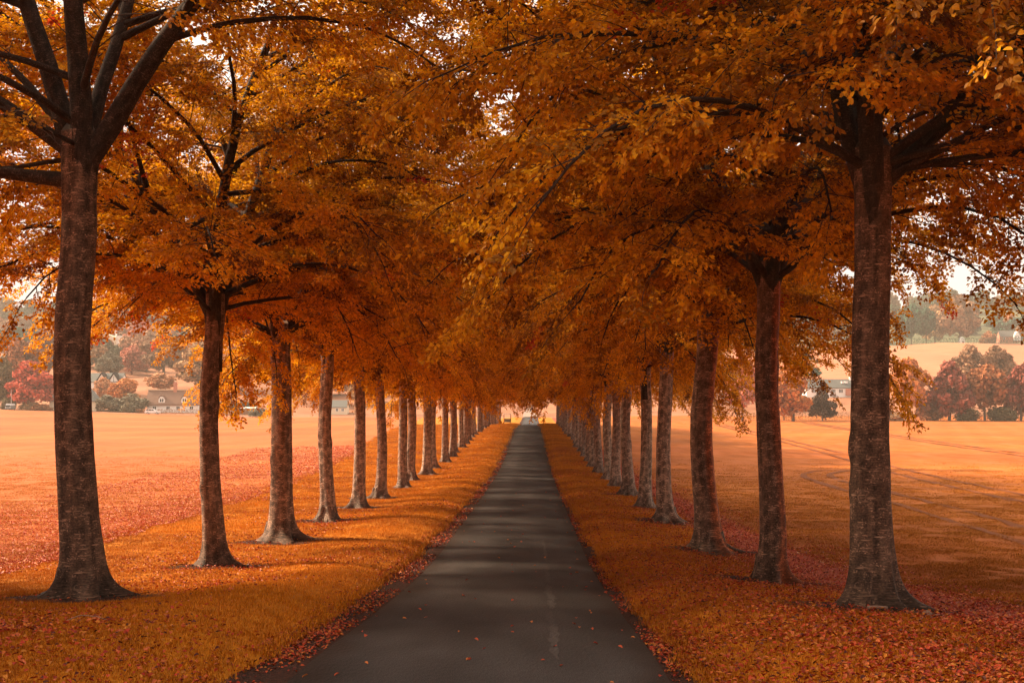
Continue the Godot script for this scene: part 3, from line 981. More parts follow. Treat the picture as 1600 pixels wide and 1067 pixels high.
func plant(o: Node3D, source: Node3D, kind: int, R: float, i: int, side: String, d: float) -> void:
	var own := kind < 2
	var hb := 8.0 if kind == 0 else 6.6
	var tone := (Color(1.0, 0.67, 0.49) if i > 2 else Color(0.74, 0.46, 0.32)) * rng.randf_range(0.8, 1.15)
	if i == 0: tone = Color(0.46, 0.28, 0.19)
	var stain := 0.0
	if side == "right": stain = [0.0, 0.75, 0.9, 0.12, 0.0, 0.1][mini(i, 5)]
	var tm: ArrayMesh
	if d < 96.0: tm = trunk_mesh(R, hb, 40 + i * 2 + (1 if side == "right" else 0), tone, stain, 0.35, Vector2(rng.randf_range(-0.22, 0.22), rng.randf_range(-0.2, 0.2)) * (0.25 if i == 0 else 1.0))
	else:
		var key := "trunk%d" % (i % 4)
		if not M.has(key): M[key] = trunk_mesh(0.3, 6.6, 90 + i, tone)
		tm = M[key]
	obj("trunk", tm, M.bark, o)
	var turn := 0.0 if own else rng.randf() * TAU
	var sc := 1.0 if own else rng.randf_range(0.94, 1.07)
	for part in source.get_children():
		var q: Node3D = part.duplicate()
		o.add_child(q, true)
		q.name = part.name
		q.transform = Transform3D(Basis(Vector3.UP, turn).scaled(Vector3(sc, 1.0 if part.name.begins_with("limb") else 1.0, sc)), Vector3.ZERO)
	if d < 96.0: rings.append(Vector3(o.position.x, -o.position.z, R))
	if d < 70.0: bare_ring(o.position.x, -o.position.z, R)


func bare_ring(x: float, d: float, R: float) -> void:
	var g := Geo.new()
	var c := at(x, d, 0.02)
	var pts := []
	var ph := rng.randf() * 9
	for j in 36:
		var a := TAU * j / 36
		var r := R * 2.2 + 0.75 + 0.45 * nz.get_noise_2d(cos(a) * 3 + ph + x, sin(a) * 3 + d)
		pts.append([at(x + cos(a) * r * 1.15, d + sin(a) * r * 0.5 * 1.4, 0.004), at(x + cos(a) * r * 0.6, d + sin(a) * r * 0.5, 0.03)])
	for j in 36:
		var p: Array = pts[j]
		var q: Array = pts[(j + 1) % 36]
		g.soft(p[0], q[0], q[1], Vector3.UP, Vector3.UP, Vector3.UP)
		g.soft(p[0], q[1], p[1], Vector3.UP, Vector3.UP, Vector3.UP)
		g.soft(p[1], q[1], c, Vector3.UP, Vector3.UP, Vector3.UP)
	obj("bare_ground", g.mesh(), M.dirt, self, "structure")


# ---------------------------------------------------------------- the valley behind
func blob_crown(kind: String, seed_: int, faces: int) -> ArrayMesh:        # unit height and width, foot at y 0
	var r := RandomNumberGenerator.new()
	r.seed = seed_
	var balls := []
	match kind:
		"round", "dome", "tall":
			var y0: float = {"round": 0.10, "dome": 0.06, "tall": 0.22}[kind]
			for i in 42:
				var t := r.randf()
				var a := r.randf() * TAU
				var half: float = {"round": 0.36, "dome": 0.38, "tall": 0.34}[kind] * sqrt(maxf(0.05, 1.0 - pow(2.0 * t - (0.75 if kind != "dome" else 0.45), 2.0) * 0.85))
				var rr := half * sqrt(r.randf())
				balls.append([Vector3(cos(a) * rr, lerpf(y0 + 0.1, 0.9, t), sin(a) * rr), r.randf_range(0.08, 0.16)])
		"bush":
			for i in 18:
				var a := r.randf() * TAU
				var rr := 0.34 * sqrt(r.randf())
				balls.append([Vector3(cos(a) * rr, r.randf_range(0.05, 0.72) * (1.0 - rr), sin(a) * rr), r.randf_range(0.16, 0.26)])
		"cedar":
			for i in 34:
				var layer := i % 7
				var y := 0.32 + layer * 0.095
				var a := r.randf() * TAU
				var rr := (0.46 - 0.05 * layer) * sqrt(r.randf())
				balls.append([Vector3(cos(a) * rr, y + 0.06 * rr, sin(a) * rr), r.randf_range(0.07, 0.12)])
		"hedge":
			for i in 60: balls.append([Vector3(-0.5 + i / 59.0, 0.5 + r.randf_range(-0.08, 0.1), r.randf_range(-0.3, 0.3)), 0.45])
	var g := Geo.new()
	for i in faces:
		var b: Array = balls[r.randi() % balls.size()]
		var dir := Vector3(r.randfn(), r.randfn() + 0.25, r.randfn()).normalized()
		var p: Vector3 = b[0] + dir * b[1] * Vector3(1, 1.0 if kind != "cedar" else 0.35, 1) * pow(r.randf(), 0.33)
		if kind == "hedge": p = Vector3(b[0].x + dir.x * 0.012, clampf(b[0].y + dir.y * 0.5, 0.0, 1.05), b[0].z + dir.z * 0.4)
		var nn := (dir + Vector3(r.randfn(), r.randfn(), r.randfn()) * 0.6).normalized()
		var s := r.randf_range(0.6, 1.3) * 0.80 / sqrt(faces / 9.0)
		var e := nn.cross(Vector3(r.randfn(), r.randfn(), r.randfn())).normalized() * s
		var f := nn.cross(e).normalized() * s
		if kind == "hedge":
			e *= Vector3(0.06, 1.6, 1.6); f *= Vector3(0.06, 1.6, 1.6)
		var col := Color(1, 1, 1) * r.randf_range(0.45, 1.25)
		g.soft(p - e, p + f * 0.8, p + e, nn, nn, nn, Vector2(), Vector2(), Vector2(), col, col, col)
		g.soft(p - e, p + e, p - f * 0.8, nn, nn, nn, Vector2(), Vector2(), Vector2(), col, col, col)
	return g.mesh()


func far_trunk_mesh(kind: String, seed_: int) -> ArrayMesh:
	var r := RandomNumberGenerator.new()
	r.seed = seed_
	var g := Geo.new()
	var wide := 0.034 if kind != "tall" else 0.024
	g.tube(PackedVector3Array([Vector3(0, -0.05, 0), Vector3(0.005, 0.02, 0), Vector3(0.01, 0.25, 0.005), Vector3(-0.005, 0.5, 0), Vector3(0.01, 0.82, 0)]), wide, 0.006, 8)
	for i in 7:
		var a := r.randf() * TAU
		var y := r.randf_range(0.25, 0.55)
		g.tube(PackedVector3Array([Vector3(0, y, 0), Vector3(cos(a) * 0.14, y + 0.12, sin(a) * 0.14), Vector3(cos(a) * 0.32, y + 0.22, sin(a) * 0.32)]), wide * 0.45, 0.003, 5)
	return g.mesh()


const FAR_TREES := [
	["round", -164.3, 400.0, 15.8, 20.0, "red", "bright red maple beside the pale pole left of the front trunk"],
	["round", -174.6, 402.0, 17.8, 11.4, "olive", "dark olive tree at the far left field edge beside the red maple"],
	["round", -187.0, 445.0, 20.6, 20.0, "rust", "rust brown tree rising just behind the red maple"],
	["round", -207.7, 520.0, 20.3, 20.7, "plum", "plum brown tree on the slope above the red maple"],
	["round", -304.3, 700.0, 12.9, 16.2, "green", "dark green tree on the upper pasture, leftmost of three"],
	["round", -297.9, 705.0, 15.2, 18.1, "green", "dark green tree on the upper pasture, middle one of three"],
	["round", -287.7, 700.0, 13.6, 15.3, "green", "dark green tree on the upper pasture, nearest the plum brown tree"],
	["bush", -163.4, 396.0, 4.4, 6.6, "tan", "tan shrub beside the white van at the foot of the red maple"],
	["bush", -158.9, 394.0, 3.3, 7.6, "rust", "low rust shrub between the red maple and the grey barn"],
	["bush", -170.5, 397.0, 5.6, 6.1, "olive", "olive shrub at the field edge left of the pale pole"],
	["round", -183.3, 530.0, 11.2, 15.7, "grey", "grey green round tree below the cream mansion"],
	["round", -179.0, 545.0, 13.8, 15.4, "pink", "pink tree right of the round grey tree below the mansion"],
	["round", -220.7, 690.0, 18.2, 26.6, "pink", "pale pink tree beside the cream mansion on the hill"],
	["round", -163.2, 540.0, 19.9, 25.7, "brown", "large brownish tree with reddish left side above the thatched cottage"],
	["round", -201.6, 720.0, 18.9, 27.7, "green", "teal green tree on the hill far above the thatched cottage"],
	["round", -128.3, 470.0, 17.3, 23.5, "tan", "broad tan tree behind the right end of the thatched cottage"],
	["round", -138.6, 455.0, 7.2, 14.6, "peach", "small peach tree right behind the cottage chimney"],
	["round", -141.5, 425.0, 9.4, 14.2, "orange", "orange topped tree between the timbered house and the thatched cottage"],
	["bush", -139.5, 404.0, 7.2, 10.9, "grey", "grey green bush below the half timbered house"],
	["bush", -131.9, 402.0, 7.6, 11.9, "grey", "grey brown bush touching the left end of the thatched cottage"],
	["tall", -108.1, 450.0, 20.4, 17.3, "peach", "tall peach tree between the second and third left trunks"],
	["tall", -116.1, 520.0, 25.2, 20.0, "tan", "tall tan tree left of the third trunk in the left row"],
	["round", -115.6, 455.0, 16.8, 14.6, "peach", "round peach tree behind the second trunk of the left row"],
	["bush", -95.8, 408.0, 6.4, 8.9, "olive", "dark olive bush behind the low pale roof"],
	["bush", -87.3, 392.0, 3.7, 7.6, "grey", "round grey green bush at the hedge end by the third left trunk"],
	["round", -98.2, 480.0, 22.7, 18.5, "tan", "tan tree seen past the right side of the third left trunk"],
	["round", -76.6, 430.0, 11.8, 16.6, "peach", "peach tree beyond the field behind the fourth left trunk"],
	["round", -57.4, 430.0, 11.3, 16.6, "tan", "tan tree beyond the field between fifth and sixth left trunks"],
	["round", -206.1, 560.0, 17.7, 21.6, "tan", "tan tree partly hidden by the foremost left trunk"],
	["round", 74.9, 345.0, 18.3, 17.7, "orange", "large orange tree at the field edge next to the small dark round tree"],
	["dome", 84.4, 350.0, 9.8, 10.3, "umber", "small dark round tree standing before the long white house"],
	["cedar", 102.8, 455.0, 16.8, 15.3, "green", "dark cedar with layered branches behind the long white house"],
	["tall", 59.8, 342.0, 18.5, 13.2, "pink", "pink red tree with slim bare trunk between second and third right trunks"],
	["round", 56.7, 420.0, 12.2, 16.2, "peach", "peach tree beyond the field behind the third right trunk"],
	["round", -152.0, 432.0, 8.2, 9.4, "peach", "small peach tree right beside the foremost left trunk, under the timbered house"],
	["round", -177.2, 560.0, 10.0, 14.4, "pink", "pink tree between the pink hill tree and the large brownish one"],
	["round", -231.6, 800.0, 23.2, 30.8, "tan", "tan tree high on the hill above the large brownish tree"],
	["tall", -157.6, 590.0, 20.5, 22.7, "tan", "tall tan tree just left of the second left trunk"],
	["round", -151.4, 600.0, 20.5, 23.1, "pink", "pink tree high behind the second left trunk"],
	["round", -141.1, 610.0, 19.6, 23.5, "peach", "peach tree up the slope between second and third left trunks"],
	["round", -99.9, 470.0, 13.6, 15.1, "grey", "grey tree touching the left edge of the third left trunk"],
	["bush", -104.1, 418.0, 5.3, 8.1, "rust", "rust bush right of the second left trunk"],
	["bush", -110.7, 412.0, 5.4, 9.0, "tan", "tan bush at the right gable of the thatched cottage"],
	["tall", -86.1, 450.0, 18.7, 17.3, "peach", "peach tree right of the third left trunk"],
	["round", -70.7, 450.0, 13.0, 17.3, "tan", "tan tree behind the small white house between left trunks"],
	["round", 76.2, 400.0, 12.0, 12.8, "tan", "tan tree behind the second right trunk"],
	["round", 75.3, 360.0, 13.6, 9.2, "rust", "rust tree hugging the left of the large orange tree"],
	["round", 68.2, 430.0, 10.2, 16.6, "peach", "peach tree behind the slim pink red tree"],
	["tall", 109.7, 352.0, 18.0, 14.9, "orange", "slim orange tree right beside the foremost right trunk"],
	["dome", 120.9, 350.0, 17.7, 18.0, "maroon", "broad reddish brown domed tree in the row at the right field edge"],
	["tall", 132.0, 352.0, 16.9, 18.1, "rust", "rust red tree with pale slim trunk in the row at the right field edge"],
	["round", 141.7, 350.0, 16.0, 13.5, "maroon", "dark maroon tree rightmost in the row at the field edge"],
	["round", 159.7, 440.0, 18.1, 18.1, "brown", "greyish brown tree behind the broad domed tree, left of a pair"],
	["round", 170.8, 445.0, 18.0, 16.6, "brown", "greyish brown tree behind the red slim tree, right of a pair"],
	["bush", 116.3, 354.0, 8.8, 9.1, "rust", "rust shrub between the slim orange tree and the broad domed tree"],
	["bush", 125.7, 349.0, 5.5, 7.6, "olive", "dark olive shrub between the domed tree and the red tree"],
	["bush", 136.0, 349.0, 6.2, 9.0, "olive", "dark olive shrub beneath the dark maroon tree"],
	["bush", 104.5, 350.0, 4.4, 8.1, "tan", "tan shrub by the right edge of the foremost right trunk"],
	["round", 270.6, 765.0, 31.0, 34.4, "brown", "big brown orange tree sheltering the pale round tent on the hill"],
	["tall", 241.1, 770.0, 26.7, 20.8, "green", "deep green tall tree on the hill left of the big brown tree"],
	["tall", 252.1, 775.0, 22.8, 16.9, "green", "narrow green tree on the hill next to the tall deep green one"],
	["round", 276.0, 830.0, 28.4, 24.5, "tan", "beige tree between green trees and the big brown one on the hill"],
	["round", 234.2, 770.0, 20.3, 16.8, "green", "rounded green tree at the left end of the hill hedge"],
	["round", 354.2, 900.0, 13.3, 15.0, "orange", "small orange tree on the hill above the white gabled cottage"],
	["round", 345.7, 905.0, 13.3, 17.4, "green", "green tree on the hill left of the small orange one"],
	["round", 365.7, 905.0, 12.4, 17.4, "green", "green tree on the hill right of the small orange one"],
	["round", 316.1, 780.0, 10.3, 13.0, "brown", "brown tree at the right frame edge by the white gabled cottage"],
	["bush", 301.0, 800.0, 10.5, 13.4, "rust", "rust bush on the hill between big brown tree and white gabled cottage"],
]


func make_far_trees() -> void:
	var crowns := {}
	var trunks := {}
	for k in ["round", "dome", "tall", "bush", "cedar"]:
		crowns[k] = []
		trunks[k] = far_trunk_mesh(k, 3)
		for s in 3: crowns[k].append(blob_crown(k, 50 + s, 5200 if k != "bush" else 2600))
	rng.seed = 9
	for i in FAR_TREES.size():
		var t: Array = FAR_TREES[i]
		var bush: bool = t[0] == "bush"
		var o := thing("far_bush" if bush else "far_tree", t[6], "bush" if bush else "tree", at(t[1], t[2], -0.1), rng.randf() * TAU, "bushes along the field edges" if bush else "trees on the far side of the fields")
		o.scale = Vector3(t[4], t[3], t[4])
		if not bush: obj("trunk", trunks[t[0]], M.far_trunk, o)
		obj("crown", crowns[t[0]][i % 3], M["crown_" + t[5]], o, "stuff")
	# the woods that close the view: one mass
	var place := []
	var cols := PackedColorArray()
	var greens := [Color(0.035, 0.10, 0.068), Color(0.045, 0.115, 0.075), Color(0.07, 0.11, 0.06), Color(0.035, 0.09, 0.07), Color(0.2, 0.12, 0.06)]
	for i in 900:
		var d := rng.randf_range(840.0, 1500.0)
		var x := rng.randf_range(-0.62, 0.62) * d
		if x < 0.0 and d < 930.0: continue
		if nz.get_noise_2d(x * 0.02, d * 0.02) < -0.35: continue
		var s := rng.randf_range(11.0, 19.0)
		place.append(Transform3D(Basis(Vector3.UP, rng.randf() * TAU).scaled(Vector3(s * 1.1, s, s * 1.1)), at(x, d, -1.5)))
		cols.append(greens[rng.randi() % 5] if rng.randf() < 0.9 else Color(0.34, 0.15, 0.07))
	for i in 420:                       # the beige and pink middle slopes on the left, one thicket
		var d := rng.randf_range(560.0, 940.0)
		var x := rng.randf_range(-0.5, -0.10) * d
		if x < -0.38 * d and d < 760.0: continue
		var s := rng.randf_range(9.0, 15.0)
		place.append(Transform3D(Basis(Vector3.UP, rng.randf() * TAU).scaled(Vector3(s * 1.1, s, s * 1.1)), at(x, d, -1.0)))
		cols.append([Color(0.42, 0.18, 0.10), Color(0.30, 0.15, 0.08), Color(0.5, 0.26, 0.14), Color(0.12, 0.12, 0.07)][rng.randi() % 4])
	scatter("hill_woodland", blob_crown("round", 71, 1500), M.wood, place, cols)
	var hm := blob_crown("hedge", 81, 5000)
	for h in [[-112.0, 393.0, 30.0, 2.0, "rust", "clipped hedge behind the white car and before the thatched cottage"], [-94.5, 396.0, 22.0, 2.2, "tan", "clipped hedge running on behind the second left trunk"],
			[78.0, 356.0, 56.0, 2.6, "tan", "low scrubby hedge below the long white house"], [270.0, 756.0, 110.0, 4.5, "green", "dark green hedge along the top of the upper stubble field"], [120.0, 358.0, 30.0, 2.2, "rust", "ragged hedge between the foremost right trunk and the domed tree"], [160.0, 362.0, 60.0, 2.4, "olive", "dark hedge under the row of red trees at right"]]:
		var o := obj("hedge", hm, M["crown_" + h[4]])
		o.position = at(h[0], h[1], -0.2)
		o.scale = Vector3(h[2], h[3], 2.0)
		tag(o, h[5], "hedge", "hedges across the valley")


func roof_slab(g: Geo, w: float, eave: float, ridge: float, half: float, over := 0.25, thick := 0.22, hip := 0.0) -> void:
	for s in [-1.0, 1.0]:
		var a := Vector3(-w / 2 - over, eave - 0.1, s * (half + over))
		var b := Vector3(w / 2 + over, eave - 0.1, s * (half + over))
		var c := Vector3(w / 2 + over - hip, ridge, 0)
		var d := Vector3(-w / 2 - over + hip, ridge, 0)
		var up := Vector3(0, thick, 0)
		for q in [[a + up, b + up, c + up, d + up, Vector3(0, 1, s)], [a, b, c, d, Vector3(0, -1, -s)], [a, b, b + up, a + up, Vector3(0, 0, s)], [a, d, d + up, a + up, Vector3(-1, 0, 0)], [b, c, c + up, b + up, Vector3(1, 0, 0)]]:
			if (q[2] - q[0]).cross(q[1] - q[0]).dot(q[4]) < 0.0: g.quad(q[0], q[3], q[2], q[1])
			else: g.quad(q[0], q[1], q[2], q[3])
	if hip > 0.0:
		for s in [-1.0, 1.0]:
			var a := Vector3(s * (w / 2 + over), eave - 0.1 + thick, -half - over)
			var b := Vector3(s * (w / 2 + over), eave - 0.1 + thick, half + over)
			var c := Vector3(s * (w / 2 + over - hip), ridge + thick, 0)
			if (c - a).cross(b - a).x * s < 0.0: g.tri(a, c, b)
			else: g.tri(a, b, c)


func gable_wall(w: float, eave: float, ridge: float, half: float) -> ArrayMesh:
	var g := Geo.new()
	g.box(Vector3(0, eave / 2 - 0.5, 0), Vector3(w, eave + 1.0, half * 2))
	for s in [-1.0, 1.0]:
		var x: float = s * w / 2
		var a := Vector3(x, eave, -half)
		var b := Vector3(x, eave, half)
		var c := Vector3(x, ridge - 0.05, 0)
		if (c - a).cross(b - a).x * s < 0.0: g.tri(a, c, b)
		else: g.tri(a, b, c)
	return g.mesh()


func boxed(at_: Vector3, s: Vector3) -> ArrayMesh:
	var g := Geo.new()
	g.box(at_, s)
	return g.mesh()


# a window: frame (the part), with pane and glazing bars as sub-parts
func window(parent: Node3D, at_: Vector3, w: float, h: float, bars := 1) -> void:
	var g := Geo.new()
	for s in [-1.0, 1.0]:
		g.box(at_ + Vector3(s * (w / 2), 0, 0.04), Vector3(0.14, h + 0.14, 0.16))
		g.box(at_ + Vector3(0, s * (h / 2), 0.045), Vector3(w - 0.14, 0.14, 0.16))
	var f := obj("window", g.mesh(), M.frame, parent)
	obj("pane", boxed(at_ + Vector3(0, 0, 0.02), Vector3(w - 0.14, h - 0.14, 0.06)), M.pane, f)
	for k in bars: obj("glazing_bar", boxed(at_ + Vector3(-w / 2 + w * (k + 1.0) / (bars + 1.0), 0, 0.07), Vector3(0.1, h - 0.14, 0.06)), M.frame, f)


func make_buildings() -> void:
	# thatched cottage
	var c := thing("thatched_cottage", "long thatched cottage with two white dormers and central chimney behind the hedge", "house", at(-119.2, 408), 0.04)
	obj("wall", gable_wall(16.8, 2.4, 7.0, 3.4), M.white, c)
	var g := Geo.new()
	roof_slab(g, 16.8, 2.2, 6.9, 3.4, 0.5, 0.45)
	var roof := obj("roof", g.mesh(), M.thatch, c)
	obj("ridge", boxed(Vector3(0, 7.32, 0), Vector3(17.9, 0.42, 1.0)), M.ridge, roof)
	obj("chimney", boxed(Vector3(0.1, 8.0, 0.2), Vector3(1.1, 4.0, 0.9)), M.brick, c)
	obj("chimney_pot", boxed(Vector3(0.1, 10.2, 0.2), Vector3(0.5, 0.5, 0.5)), M.cream, c)
	for x in [-3.6, 3.9]:
		g = Geo.new()
		g.slab(PackedVector2Array([Vector2(x - 1.0, 2.6), Vector2(x + 1.0, 2.6), Vector2(x + 1.0, 4.2), Vector2(x + 0.6, 4.9), Vector2(x, 5.15), Vector2(x - 0.6, 4.9), Vector2(x - 1.0, 4.2)]), 1.0, 3.5)
		var dormer := obj("dormer", g.mesh(), M.white, c)
		obj("pane", boxed(Vector3(x - 0.35, 3.8, 3.5), Vector3(0.5, 1.0, 0.06)), M.pane, dormer)
		obj("pane", boxed(Vector3(x + 0.35, 3.8, 3.5), Vector3(0.5, 1.0, 0.06)), M.pane, dormer)
		g = Geo.new()
		var arch := PackedVector3Array()
		for k in 9: arch.append(Vector3(x - 1.25 + 2.5 * k / 8.0, 4.05 + 1.35 * sin(PI * k / 8.0), 2.3))
		for k in 8:
			g.quad(arch[k] + Vector3(0, 0.2, 1.4), arch[k + 1] + Vector3(0, 0.2, 1.4), arch[k + 1] + Vector3(0, 0.2, -1.6), arch[k] + Vector3(0, 0.2, -1.6))
			g.quad(arch[k] + Vector3(0, -0.05, 1.4), arch[k + 1] + Vector3(0, -0.05, 1.4), arch[k + 1] + Vector3(0, 0.2, 1.4), arch[k] + Vector3(0, 0.2, 1.4))
		obj("dormer_roof", g.mesh(), M.thatch, dormer)
	for x in [-6.0, -1.5, 1.8, 6.2]: window(c, Vector3(x, 1.3, 3.4), 1.2, 1.1)
	# half-timbered house
	c = thing("timbered_house", "white half timbered house with two black edged gables and slate roof", "house", at(-154.2, 442), -0.02)
	obj("wall", gable_wall(13.0, 4.6, 7.6, 3.6), M.white, c)
	g = Geo.new()
	roof_slab(g, 13.0, 4.5, 7.7, 3.6)
	obj("roof", g.mesh(), M.slate, c)
	for x in [-0.1, 4.3]:
		var hw := 1.7
		g = Geo.new()
		g.slab(PackedVector2Array([Vector2(x - hw, 0.0), Vector2(x + hw, 0.0), Vector2(x + hw, 4.7), Vector2(x, 7.3), Vector2(x - hw, 4.7)]), 1.0, 4.6)
		var bay := obj("gable", g.mesh(), M.white, c)
		for s in [-1.0, 1.0]:
			g = Geo.new()
			var a := Vector3(x + s * (hw + 0.35), 4.35, 4.95)
			var b := Vector3(x, 7.55, 4.95)
			var dz := Vector3(0, 0, -4.2)
			var up := Vector3(0, 0.42, 0)
			for q in [[a, b, b + up, a + up], [a + up, b + up, b + up + dz, a + up + dz], [a, b, b + dz, a + dz]]: g.quad(q[0], q[1], q[2], q[3])
			obj("bargeboard", g.mesh(), M.timber, bay)
		for y in [0.9, 2.3, 4.6]: obj("timber", boxed(Vector3(x, y, 4.62), Vector3(3.3, 0.2, 0.1)), M.timber, bay)
		for q in [-1.55, -0.6, 0.6, 1.55]: obj("timber", boxed(Vector3(x + q, 1.6, 4.615), Vector3(0.16, 1.2, 0.1)), M.timber, bay)
		obj("timber", boxed(Vector3(x, 5.6, 4.615), Vector3(0.16, 1.8, 0.1)), M.timber, bay)
		window(c, Vector3(x, 3.4, 4.6), 1.5, 1.3, 2)
		window(c, Vector3(x, 1.55, 4.6), 1.0, 1.0, 1)
	# cream mansion
	c = thing("mansion", "cream stone mansion with pediment and parapet wing on the wooded hill", "house", at(-228.5, 655), 0.05)
	obj("wall", boxed(Vector3(-1.0, 4.2, 0), Vector3(13.0, 10.4, 8)), M.cream, c)
	g = Geo.new()
	g.slab(PackedVector2Array([Vector2(-7.9, 9.4), Vector2(5.9, 9.4), Vector2(5.9, 9.9), Vector2(-1.0, 12.6), Vector2(-7.9, 9.9)]), -4.2, 4.3)
	obj("pediment", g.mesh(), M.cream, c)
	obj("cornice", boxed(Vector3(-1.0, 9.25, 0), Vector3(13.8, 0.3, 8.8)), M.white, c)
	obj("string_course", boxed(Vector3(-1.0, 4.2, 0), Vector3(13.2, 0.35, 8.2)), M.white, c)
	var wing := obj("wing", boxed(Vector3(7.5, 4.6, -0.5), Vector3(4.6, 11.2, 7)), M.white, c)
	obj("parapet", boxed(Vector3(7.5, 10.5, -0.5), Vector3(5.0, 0.7, 7.4)), M.white, wing)
	obj("chimney", boxed(Vector3(4.0, 11.6, -2), Vector3(1.0, 4.4, 1.0)), M.white, c)
	for x in [-4.8, -1.0, 2.8]:
		window(c, Vector3(x, 6.8, 4.0), 1.4, 2.6, 1)
		window(c, Vector3(x, 2.2, 4.0), 1.2, 2.2, 1)
	# barn beside the foremost left trunk
	c = thing("barn", "low barn with grey hipped roof partly hidden by the foremost left trunk", "barn", at(-151.5, 405), 0.1)
	obj("wall", boxed(Vector3(0, 1.2, 0), Vector3(15.0, 3.4, 7.0)), M.cream, c)
	g = Geo.new()
	roof_slab(g, 15.0, 2.9, 8.4, 3.5, 0.4, 0.2, 4.0)
	obj("roof", g.mesh(), M.slate, c)
	for x in [-5.0, -2.0, 2.0, 5.0]: window(c, Vector3(x, 1.5, 3.5), 1.0, 1.2)
	obj("door", boxed(Vector3(0, 0.9, 3.52), Vector3(1.2, 2.2, 0.1)), M.timber, c)
	# long white house at right
	c = thing("long_white_house", "long low white house with grey slate roof beyond the small dark tree", "house", at(106.0, 432, 0.2), 0.03)
	obj("wall", gable_wall(17.0, 2.7, 5.6, 3.2), M.white, c)
	g = Geo.new()
	roof_slab(g, 17.0, 2.6, 5.6, 3.2)
	roof = obj("roof", g.mesh(), M.slate, c)
	for x in [4.6, 5.9]: obj("skylight", boxed(Vector3(x, 4.65, 1.75), Vector3(0.9, 0.75, 0.9)), M.frame, roof)
	obj("chimney", boxed(Vector3(8.0, 5.6, 0), Vector3(0.9, 2.2, 0.9)), M.white, c)
	obj("gable_porch", boxed(Vector3(6.6, 1.2, 3.5), Vector3(2.6, 2.4, 0.8)), M.brick, c)
	for x in [-6.0, -2.6, 1.0, 3.6]: window(c, Vector3(x, 1.6, 3.2), 1.5, 1.3, 2)
	# white gabled cottage on the right hill
	c = thing("gabled_cottage", "small cottage with dark roof and white front gable on the right hill", "house", at(303.5, 772), 0.0)
	obj("wall", gable_wall(13.0, 2.6, 6.4, 3.0), M.brick, c)
	g = Geo.new()
	roof_slab(g, 13.0, 2.5, 6.4, 3.0)
	obj("roof", g.mesh(), M.slate, c)
	g = Geo.new()
	g.slab(PackedVector2Array([Vector2(1.6, 0.0), Vector2(6.0, 0.0), Vector2(6.0, 2.6), Vector2(3.8, 6.0), Vector2(1.6, 2.6)]), 1.0, 4.2)
	var gab := obj("gable", g.mesh(), M.white, c)
	for y in [1.4, 2.9]: obj("timber", boxed(Vector3(3.8, y, 4.22), Vector3(3.4 if y < 2.0 else 2.6, 0.2, 0.08)), M.timber, gab)
	for x in [2.9, 4.7]: window(c, Vector3(x, 2.1, 4.2), 0.8, 0.9, 0)
	window(c, Vector3(-4.0, 1.5, 3.0), 1.2, 1.1, 1)
	# little house seen between the left trunks
	c = thing("small_house", "small white house with grey green roof glimpsed between fourth and sixth left trunks", "house", at(-65.0, 410), 0.0)
	obj("wall", gable_wall(7.0, 2.2, 4.4, 3.0), M.cream, c)
	g = Geo.new()
	roof_slab(g, 7.0, 2.1, 4.4, 3.0)
	obj("roof", g.mesh(), M.slate, c)
	for x in [-2.0, 0.3, 2.2]: window(c, Vector3(x, 1.3, 3.0), 0.9, 1.0)
	# pale roof over the hedge
	c = thing("low_shed", "low shed with pale flat roof showing over the hedge", "shed", at(-93.5, 404), 0.0)
	obj("wall", boxed(Vector3(0, 0.9, 0), Vector3(4.4, 2.4, 3.0)), M.thatch, c)
	g = Geo.new()
	roof_slab(g, 4.4, 2.1, 2.5, 1.6, 0.3, 0.12)
	obj("roof", g.mesh(), M.canvas, c)
	# shelter by the crest of the lane
	c = thing("roadside_shelter", "tiny white roofed shelter left of the lane where it crests", "shelter", at(-5.5, 305), 0.0)
	obj("roof", boxed(Vector3(0, 2.35, 0), Vector3(2.0, 0.3, 1.6)), M.white, c)
	for x in [-0.85, 0.85]:
		for z in [-0.6, 0.6]: obj("post", boxed(Vector3(x, 1.05, z), Vector3(0.14, 2.3, 0.14)), M.timber, c)
	obj("back_panel", boxed(Vector3(0, 0.7, -0.72), Vector3(1.5, 0.9, 0.06)), M.slate, c)
	# pale round tent
	c = thing("round_tent", "pale round tent under the big brown tree on the right hill", "tent", at(268.6, 758), 0.0)
	g = Geo.new()
	for i in 6:
		for j in 16:
			var q := []
			for k in [[i, j], [i, j + 1], [i + 1, j + 1], [i + 1, j]]:
				var b: float = k[0] / 6.0 * PI / 2
				q.append(Vector3(cos(b) * cos(TAU * k[1] / 16), sin(b), cos(b) * sin(TAU * k[1] / 16)) * Vector3(2.2, 3.6, 2.2) + Vector3(0, 1.2, 0))
			g.soft(q[0], q[1], q[2], (q[0] * Vector3(1, .5, 1)).normalized(), (q[1] * Vector3(1, .5, 1)).normalized(), (q[2] * Vector3(1, .5, 1)).normalized())
			if i < 5: g.soft(q[0], q[2], q[3], (q[0] * Vector3(1, .5, 1)).normalized(), (q[2] * Vector3(1, .5, 1)).normalized(), (q[3] * Vector3(1, .5, 1)).normalized())
	obj("canopy", g.mesh(), M.canvas, c)
	g = Geo.new()
	g.tube(PackedVector3Array([Vector3(0, -0.5, 0), Vector3(0, 1.25, 0)]), 2.2, 2.2, 16)
	obj("skirt", g.mesh(), M.canvas, c)
	obj("entrance", boxed(Vector3(0.2, 1.0, 2.15), Vector3(0.9, 1.9, 0.12)), M.timber, c)
	# pole
	g = Geo.new()
	g.tube(PackedVector3Array([Vector3(0, -0.3, 0), Vector3(0, 3.5, 0), Vector3(0, 6.6, 0)]), 0.11, 0.07, 8)
	var pole := obj("pole", g.mesh(), M.steel)
	pole.position = at(-168.3, 394)
	tag(pole, "tall thin pale pole in front of the red maple", "pole")


